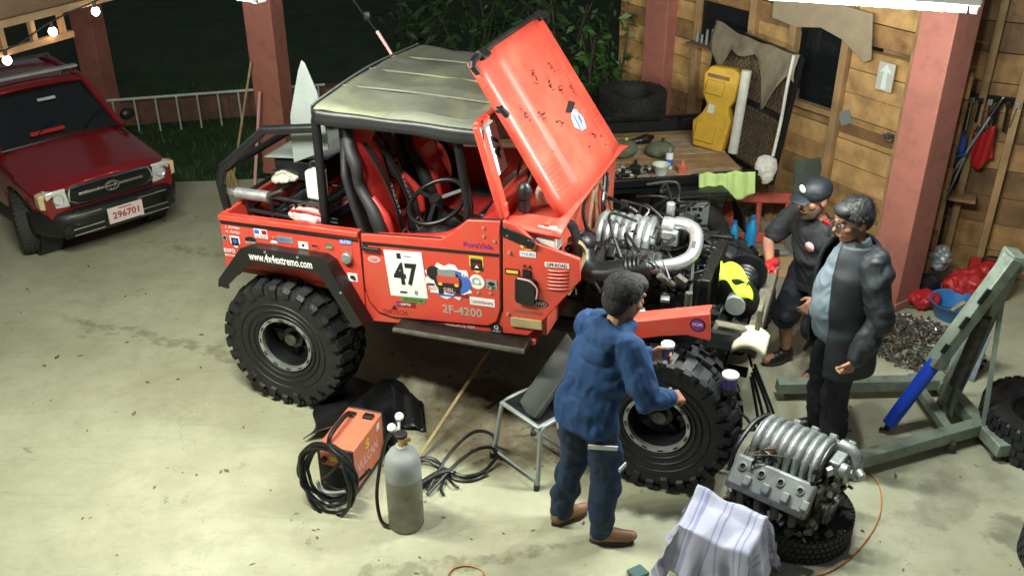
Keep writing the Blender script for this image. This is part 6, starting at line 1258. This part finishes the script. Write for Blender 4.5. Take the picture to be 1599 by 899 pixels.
def person(label, loc, rz, j, skin, hd):
    t = thing('person', label, 'person', loc, rz)
    b = MB(); pv, ch, nk, hc = Vector(j['pelvis']), Vector(j['chest']), Vector(j['neck']), Vector(j['head'])
    b.ell([(pv + Vector((0, 0, -.10)), .13, .10), (pv, .155, .105), (pv.lerp(ch, .45), .135, .10), (ch, .16, .11), (ch.lerp(nk, .7), .13, .075), (nk, .06, .055)])
    b.chain([(nk - Vector((0, 0, .03)), .058), (hc + Vector((-.02, 0, -.05)), .054)])
    c, E = headparts(hc, *hd); hs_ = j.get('hs', 1.07)
    HS = j.get('hs', 1.07)
    H = lambda x, y, z: c + E @ Vector((x, y, z)) * HS
    b.sph(H(-.012, 0, .03), (.098 * hs_, .077 * hs_, .092 * hs_), 20, rot=E); b.sph(H(.022, 0, -.035), (.072 * hs_, .062 * hs_, .082 * hs_), 16, rot=E); b.chain([(H(.055, 0, -.09), .032), (H(.03, .03, -.075), .03)]); b.chain([(H(.055, 0, -.09), .032), (H(.03, -.03, -.075), .03)])
    b.chain([(H(.088, 0, .015), .010), (H(.112, 0, -.022), .015)], 8)                       # nose
    b.chain([(H(.083, -.035, .035), .013), (H(.092, 0, .03), .012), (H(.083, .035, .035), .013)], 8)   # brow
    b.chain([(H(.086, -.02, -.062), .010), (H(.092, 0, -.06), .011), (H(.086, .02, -.062), .010)], 8)   # mouth
    for s in (-1, 1): b.sph(H(-.012, s * .078, -.005), (.022 * hs_, .012 * hs_, .034 * hs_), 10, rot=E); b.sph(H(.05, s * .045, -.02), (.03 * hs_, .022 * hs_, .025 * hs_), 10, rot=E)
    for k in ('R', 'L'):
        sh, el, wr = (Vector(v) for v in j['arm' + k]); b.chain([(sh, .058), (sh.lerp(el, .5), .047), (el, .04), (el.lerp(wr, .35), .041), (wr, .027)])
        hd_ = j['hand' + k]; hand(b, wr, hd_[0], hd_[1], hd_[2], -1 if k == 'R' else 1)
        hp_, kn, an_, toe = (Vector(v) for v in j['leg' + k]); b.chain([(hp_, .085), (hp_.lerp(kn, .5), .072), (kn, .052), (kn.lerp(an_, .3), .055), (an_, .037)]); b.chain([(an_ + Vector((0, 0, -.02)), .036), (toe, .03)])
    o = b.build('body', skin, t, smooth=180); remesh(o, .0062, 2)
    for s in (-1, 1):
        e = MB(); e.sph(H(.0765, s * .031, .008), .0125, 10, mi=0); e.sph(H(.0855, s * .031, .008), .0055, 8, mi=1); e.build('eye', [M['white'], M['ink']], t)
    return t, H, E
def arms(m, j, r, end=.97, sc=1):
    for k in ('R', 'L'):
        sh, el, wr = (Vector(v) for v in j['arm' + k]); e = el.lerp(wr, end); m.chain([(sh, r[0]), (sh.lerp(el, .5), r[1]), (el, r[2]), (el.lerp(e, .5), r[3]), (e, r[4])])
def legs(m, j, r, upto=1.0):
    for k in ('R', 'L'):
        hp_, kn, an_, toe = (Vector(v) for v in j['leg' + k]); P = [(hp_, r[0]), (hp_.lerp(kn, .5), r[1]), (kn, r[2])]
        if upto >= 1: P += [(kn.lerp(an_, .5), r[3]), (an_ + Vector((0, 0, .02)), r[4])]
        else: P[-1] = (hp_.lerp(kn, upto * 1.2), r[2])
        m.chain(P)
def shoe(t, an_, toe, m, ms, nm='shoe', lace=True):
    an_, toe = Vector(an_), Vector(toe); d = toe - an_; d.z = 0; d.normalize(); l = Vector((-d.y, d.x, 0)); hl = Vector((an_.x, an_.y, 0)) - d * .055; tp = Vector((toe.x, toe.y, 0))
    q = MB(); q.chain([(an_ + Vector((0, 0, .01)), .052), (hl + Vector((0, 0, .055)) + d * .03, .046)]); q.chain([(hl + Vector((0, 0, .05)) + d * .03, .042), (hl.lerp(tp, .55) + Vector((0, 0, .055)), .045), (tp + Vector((0, 0, .042)) - d * .03, .038)])
    o = q.build(nm, m, t, smooth=180); remesh(o, .009, 3)
    s = MB(); P = []
    for i in range(16):
        a = 2 * PI * i / 16; x = (hl.lerp(tp, .5) + d * math.cos(a) * ((tp - hl).length / 2 + .012) + l * math.sin(a) * (.048 if math.cos(a) > 0 else .040)); P.append(x)
    s.loft([[p + Vector((0, 0, 0)) for p in P], [p + Vector((0, 0, .028)) for p in P]]); s.build('sole', ms, o, bevel=.004)
# --- man in the navy jacket, back to us
j1 = dict(pelvis=(-.03, -.01, .90), chest=(.05, -.03, 1.21), neck=(.10, -.04, 1.38), head=(.16, -.05, 1.515),
          armR=((.06, -.20, 1.33), (.06, -.35, 1.08), (.23, -.36, 1.03)), armL=((.09, .12, 1.30), (.24, .14, 1.10), (.39, -.03, 1.06)),
          handR=((.9, .05, -.25), (0, .5, -1), 1.15), handL=((.80, -.40, .05), (.25, -.6, .0), .95),
          legR=((-.02, -.10, .86), (.03, -.125, .48), (.0, -.135, .09), (.14, -.25, .05)), legL=((-.03, .10, .86), (.0, .12, .49), (-.075, .13, .09), (.09, .10, .05)))
p1, H, E = person('man in a navy hooded jacket standing by the front tyre holding a small tub', (.43, 4.38, 0), R(38), j1, M['skin'], (-.15, .25))
q = MB(); pv, ch, nk = (Vector(j1[k]) for k in ('pelvis', 'chest', 'neck'))
q.ell([(pv + Vector((-.01, 0, -.10)), .195, .145), (pv + Vector((0, 0, .05)), .20, .15), (pv.lerp(ch, .5), .195, .15), (ch, .20, .145), (ch.lerp(nk, .6), .16, .11), (nk + Vector((0, 0, -.0)), .085, .08)], 20)
arms(q, j1, (.088, .080, .070, .062, .050)); q.sph(nk + Vector((-.085, -.01, -.03)), (.085, .14, .075), 14); q.sph(nk + Vector((-.13, -.02, -.12)), (.06, .105, .085), 12); q.chain([(nk + Vector((-.02, .11, .0)), .035), (nk + Vector((.06, .06, .0)), .03)]); q.chain([(nk + Vector((-.02, -.12, .0)), .035), (nk + Vector((.06, -.07, .0)), .03)]); q.lathe([(.09, 0), (.085, .045), (.066, .05), (.062, .0)], nk + Vector((-.005, 0, -.015)), (.2, 0, 1), 20, close=True)
jk = remesh(q.build('jacket', M['navy'], p1, smooth=180), .0085, 4, .055, .16)
q = MB(); q.box(nk + Vector((-.16, -.07, -.07)), (.004, .012, .03), (0, .3, .4)); q.build('jacket_tag', M['reflect'], jk)
q = MB(); q.ell([(pv + Vector((0, 0, -.14)), .155, .125), (pv + Vector((0, 0, .06)), .165, .13)], 18); legs(q, j1, (.108, .100, .085, .082, .075))
tro = remesh(q.build('trousers', M['navy2'], p1, smooth=180), .0085, 3, .055, .15)
for a_, b_ in (((-.035, -.258, .765), (-.150, -.150, .765)), ((.06, -.235, .60), (.0, -.245, .59))): MB().bar(a_, b_, .008, .026).build('reflective_strip', M['reflect'], tro)
MB().bar((-.145, .10, .74), (-.155, .105, .86), .02, .008).build('reflective_strip', M['reflect'], tro)
for k in ('R', 'L'): shoe(p1, j1['leg' + k][2], j1['leg' + k][3], M['boot'], M['sole'], 'boot')
q = MB(); q.sph(H(-.022, 0, .050), (.102 * 1.08, .086 * 1.08, .088 * 1.08), 20, rot=E); q.sph(H(-.055, 0, .0), (.066 * 1.08, .079 * 1.08, .085 * 1.08), 16, rot=E); q.sph(H(.05, 0, .085), (.05 * 1.08, .07 * 1.08, .045 * 1.08), 12, rot=E)
for s in (-1, 1): q.chain([(H(-.02, s * .070, .03), .020), (H(.0, s * .074, .01), .014)])
remesh(q.build('hair', M['hair'], p1, smooth=180), .006, 3); strands(p1, H, 1800, M['hair'], -.45, 1, 4)
tb = thing('small_tub', 'small blue tub with a white lid in the left hand of the navy jacket man', 'tub', Matrix.Translation((.43, 4.38, 0)) @ Matrix.Rotation(R(38), 4, 'Z') @ Vector((.485, -.085, 1.045)), 0)
MB().lathe([(.001, 0), (.030, 0), (.036, .075), (.001, .075)], n=20).build('tub', M['cupblue'], tb); MB().lathe([(.001, .075), (.038, .075), (.038, .090), (.034, .094), (.001, .094)], n=22).build('lid', M['white'], tb)
# --- man in the black jacket, profile to the left
j2 = dict(pelvis=(-.02, 0, .93), chest=(.0, 0, 1.30), neck=(.0, 0, 1.48), head=(.055, 0, 1.605),
          armR=((-.02, -.20, 1.42), (-.06, -.27, 1.12), (.0, -.26, .86)), armL=((-.03, .21, 1.42), (-.07, .30, 1.10), (.045, .31, .84)),
          handR=((.3, .0, -1), (.3, .6, .1), .8), handL=((.30, -.05, -1), (.3, -.8, .1), .9),
          legR=((-.02, -.10, .88), (.02, -.11, .49), (-.01, -.11, .09), (.17, -.14, .05)), legL=((-.02, .10, .88), (.02, .11, .49), (-.02, .12, .09), (.16, .15, .05)))
p2, H, E = person('man with glasses in an open black jacket and grey shirt by the hoist', (2.05, 5.22, 0), R(186), j2, M['skin2'], (.12, .22))
pv, ch, nk = (Vector(j2[k]) for k in ('pelvis', 'chest', 'neck'))
q = MB(); q.ell([(pv + Vector((.03, 0, -.10)), .165, .15), (pv + Vector((.055, 0, .06)), .175, .19), (pv.lerp(ch, .5) + Vector((.05, 0, 0)), .17, .18), (ch + Vector((.02, 0, 0)), .175, .145), (ch.lerp(nk, .65), .13, .10), (nk, .066, .066)], 20)
q.lathe([(.085, -.03), (.078, .03), (.066, .035), (.07, -.03)], nk + Vector((.01, 0, -.02)), (.35, 0, 1), 20, close=True)
remesh(q.build('shirt', M['shirt'], p2, smooth=180), .009, 3, .04, .16)
q = MB()
def jkt(u, v):    # open shell wrapped round sides and back
    o_ = R(30) + R(14) * (1 - v); a = o_ + (2 * PI - 2 * o_) * u; z = .62 + .86 * v; k = 1 + .06 * math.sin(a * 3 + v * 5) * (1 - v)
    ry = (.225 - .02 * v if v < .8 else .209 - .45 * (v - .8)) ; rx = (.215 - .03 * v if v < .8 else .19 - .35 * (v - .8))
    c0 = pv.lerp(ch, min(1, max(0, (z - .93) / .37))); return (c0.x + .015 + rx * k * math.cos(a), ry * k * math.sin(a), z)
q.grid(jkt, 66, 44); jk = q.build('jacket', M['jacket'], p2, smooth=180)
tw = bpy.data.textures.new('folds', 'WOOD'); tw.wood_type = 'BANDNOISE'; tw.noise_scale = .22; tw.turbulence = 9; dm = jk.modifiers.new('folds', 'DISPLACE'); dm.texture = tw; dm.strength = .016; dm.texture_coords = 'LOCAL'; sm = jk.modifiers.new('solid', 'SOLIDIFY'); sm.thickness = .022; sm.offset = 0
q = MB(); arms(q, j2, (.092, .086, .078, .070, .058)); q.sph(ch.lerp(nk, .6) + Vector((-.05, .12, 0)), (.09, .10, .07), 12); q.sph(ch.lerp(nk, .6) + Vector((-.05, -.12, 0)), (.09, .10, .07), 12); remesh(q.build('jacket_sleeves', M['jacket'], jk, smooth=180), .0085, 4, .055, .15)
q = MB(); q.lathe([(.115, -.05), (.105, .03), (.088, .035), (.092, -.05)], nk + Vector((-.03, 0, -.035)), (-.25, 0, 1), 22, close=True); q.build('collar', M['jacket'], jk, smooth=60)
q = MB(); q.ell([(pv + Vector((0, 0, -.14)), .155, .13), (pv + Vector((0, 0, .04)), .165, .15)], 18); legs(q, j2, (.108, .100, .085, .085, .08)); remesh(q.build('trousers', M['darktrouser'], p2, smooth=180), .009, 3, .045, .14)
for k in ('R', 'L'): shoe(p2, j2['leg' + k][2], j2['leg' + k][3], M['black'], M['sole'])
q = MB(); q.sph(H(-.02, 0, .055), (.103 * 1.08, .086 * 1.08, .086 * 1.08), 20, rot=E); q.sph(H(-.05, 0, .005), (.066 * 1.08, .079 * 1.08, .08 * 1.08), 16, rot=E); q.sph(H(.055, 0, .085), (.048 * 1.08, .065 * 1.08, .04 * 1.08), 12, rot=E)
for s in (-1, 1): q.chain([(H(-.02, s * .070, .03), .020), (H(.008, s * .073, .005), .012)])
gh_ = mat('greying_hair', (.009, .0095, .0105), .6, var=.6, scale=60, bump=.2, bscale=260); remesh(q.build('hair', gh_, p2, smooth=180), .006, 3); strands(p2, H, 2000, gh_, -.35, 1.3, 5)
q = MB()
for s in (-1, 1):
    q.tube([H(.106, s * (.034 + .025 * math.cos(a)), .006 + .019 * math.sin(a)) for a in [i * PI / 5 for i in range(10)]], .0028, 6, k=2, closed=True); q.tube([H(.105, s * .058, .012), H(.05, s * .076, .012), H(-.01, s * .082, .008), H(-.03, s * .08, -.01)], .003, 6)
q.tube([H(.107, -.012, .01), H(.110, 0, .013), H(.107, .012, .01)], .003, 6); q.build('glasses', M['ink'], p2)
for s in (-1, 1): q = MB(); q.chain([(H(.094, s * .02, .040), .005), (H(.085, s * .048, .042), .0045)], 8); q.build('eyebrow', M['hair'], p2)
# --- man with the cap behind
j3 = dict(pelvis=(-.06, 0, .80), chest=(.0, 0, 1.10), neck=(.03, 0, 1.27), head=(.085, 0, 1.40),
          armR=((.0, -.19, 1.21), (.16, -.28, 1.00), (.35, -.08, .95)), armL=((.0, .19, 1.21), (.03, .28, .94), (.20, .24, .78)),
          handR=((.9, .35, -.1), (0, .3, -1), .9), handL=((.8, -.1, -.5), (0, -.6, -.5), .7),
          legR=((-.05, -.10, .77), (.03, -.13, .43), (-.04, -.14, .09), (.13, -.17, .05)), legL=((-.05, .10, .77), (.02, .13, .43), (-.05, .14, .09), (.12, .17, .05)))
p3, H, E = person('bearded man in a black cap and black t-shirt leaning towards the engine bay', (2.09, 6.06, 0), R(214), j3, M['skin'], (-.25, .18))
pv, ch, nk = (Vector(j3[k]) for k in ('pelvis', 'chest', 'neck'))
q = MB(); q.ell([(pv + Vector((0, 0, -.05)), .165, .13), (pv.lerp(ch, .3), .175, .145), (pv.lerp(ch, .7), .175, .14), (ch, .185, .135), (ch.lerp(nk, .6), .15, .10), (nk, .075, .07)], 20)
for k in ('R', 'L'): sh, el, wr = (Vector(v) for v in j3['arm' + k]); q.chain([(sh, .082), (sh.lerp(el, .75), .070)])
ts_ = remesh(q.build('t_shirt', M['tee'], p3, smooth=180), .009, 3, .045, .15)
q = MB(); q.add([Vector((.138 - .02 * math.sin(a) * .0, .06 + .038 * math.cos(a), 1.08 + .035 * math.sin(a))) + Vector((.004 * math.sin(a), 0, 0)) for a in [i * PI / 8 for i in range(16)]], [tuple(range(16))]); q.build('chest_logo', M['pink'], ts_, solid=.006)
q = MB(); q.ell([(pv + Vector((0, 0, -.12)), .155, .125), (pv + Vector((0, 0, .06)), .165, .13)], 18); legs(q, j3, (.108, .102, .098), .85); sh3 = remesh(q.build('shorts', M['darktrouser'], p3, smooth=180), .009, 3, .04, .14)
q = MB(); q.add([(.0 + .02 * math.cos(a), .215, .60 + .02 * math.sin(a)) for a in [i * PI / 5 for i in range(10)]], [tuple(range(10))]); q.build('shorts_logo', M['reflect'], sh3, solid=.004)
for k in ('R', 'L'): shoe(p3, j3['leg' + k][2], j3['leg' + k][3], M['black'], M['sole'])
cpn = MB(); cpn.sph(H(-.01, 0, .060), (.108 * 1.08, .090 * 1.08, .080 * 1.08), 20, rot=E); cpn.lathe([(.103, -.008), (.105, .02), (.098, .05), (.08, .08)], H(-.008, 0, .035), E @ Vector((0, 0, 1)), 24, caps=False)
cb = remesh(cpn.build('cap', M['jacket'], p3, smooth=180), .008, 2)
q = MB(); q.grid(lambda u, v: H(.085 + .085 * v * math.cos((u - .5) * 2.2), (u - .5) * .165, .052 - .012 * v - .02 * (2 * u - 1) ** 2), 12, 6); q.build('cap_brim', M['jacket'], cb, solid=.005, smooth=180)
q = MB(); q.sph(H(.088, 0, .095), (.012 * 1.08, .03 * 1.08, .028 * 1.08), 12, rot=E); q.build('cap_badge', M['sticker'], cb)
q = MB(); q.chain([(H(.075, 0, -.105), .032), (H(.045, .045, -.085), .03), (H(.01, .066, -.05), .016)]); q.chain([(H(.075, 0, -.105), .032), (H(.045, -.045, -.085), .03), (H(.01, -.066, -.05), .016)]); q.chain([(H(.094, -.02, -.05), .008), (H(.1, 0, -.047), .008), (H(.094, .02, -.05), .008)], 8); remesh(q.build('beard', M['beard'], p3, smooth=180), .007, 2, .006, .02)
for s in (-1, 1): q = MB(); q.chain([(H(.094, s * .02, .040), .005), (H(.085, s * .048, .042), .0045)], 8); q.build('eyebrow', M['hair'], p3)
q = MB(); hand(q, j3['armR'][2], j3['handR'][0], j3['handR'][1], .9, -1, 1.14); q.chain([(Vector(j3['armR'][2]) - Vector((.05, 0, 0)), .036), (j3['armR'][2], .034)]); remesh(q.build('red_glove', M['redplastic'], p3, smooth=180), .0065, 2)
q = MB()
for s in (-1, 1): q.bar(nk + Vector((.03, s * .07, -.0)), nk + Vector((-.02, s * .20, -.05)), .03, .008)
q.build('red_collar_band', M['redplastic'], p3)
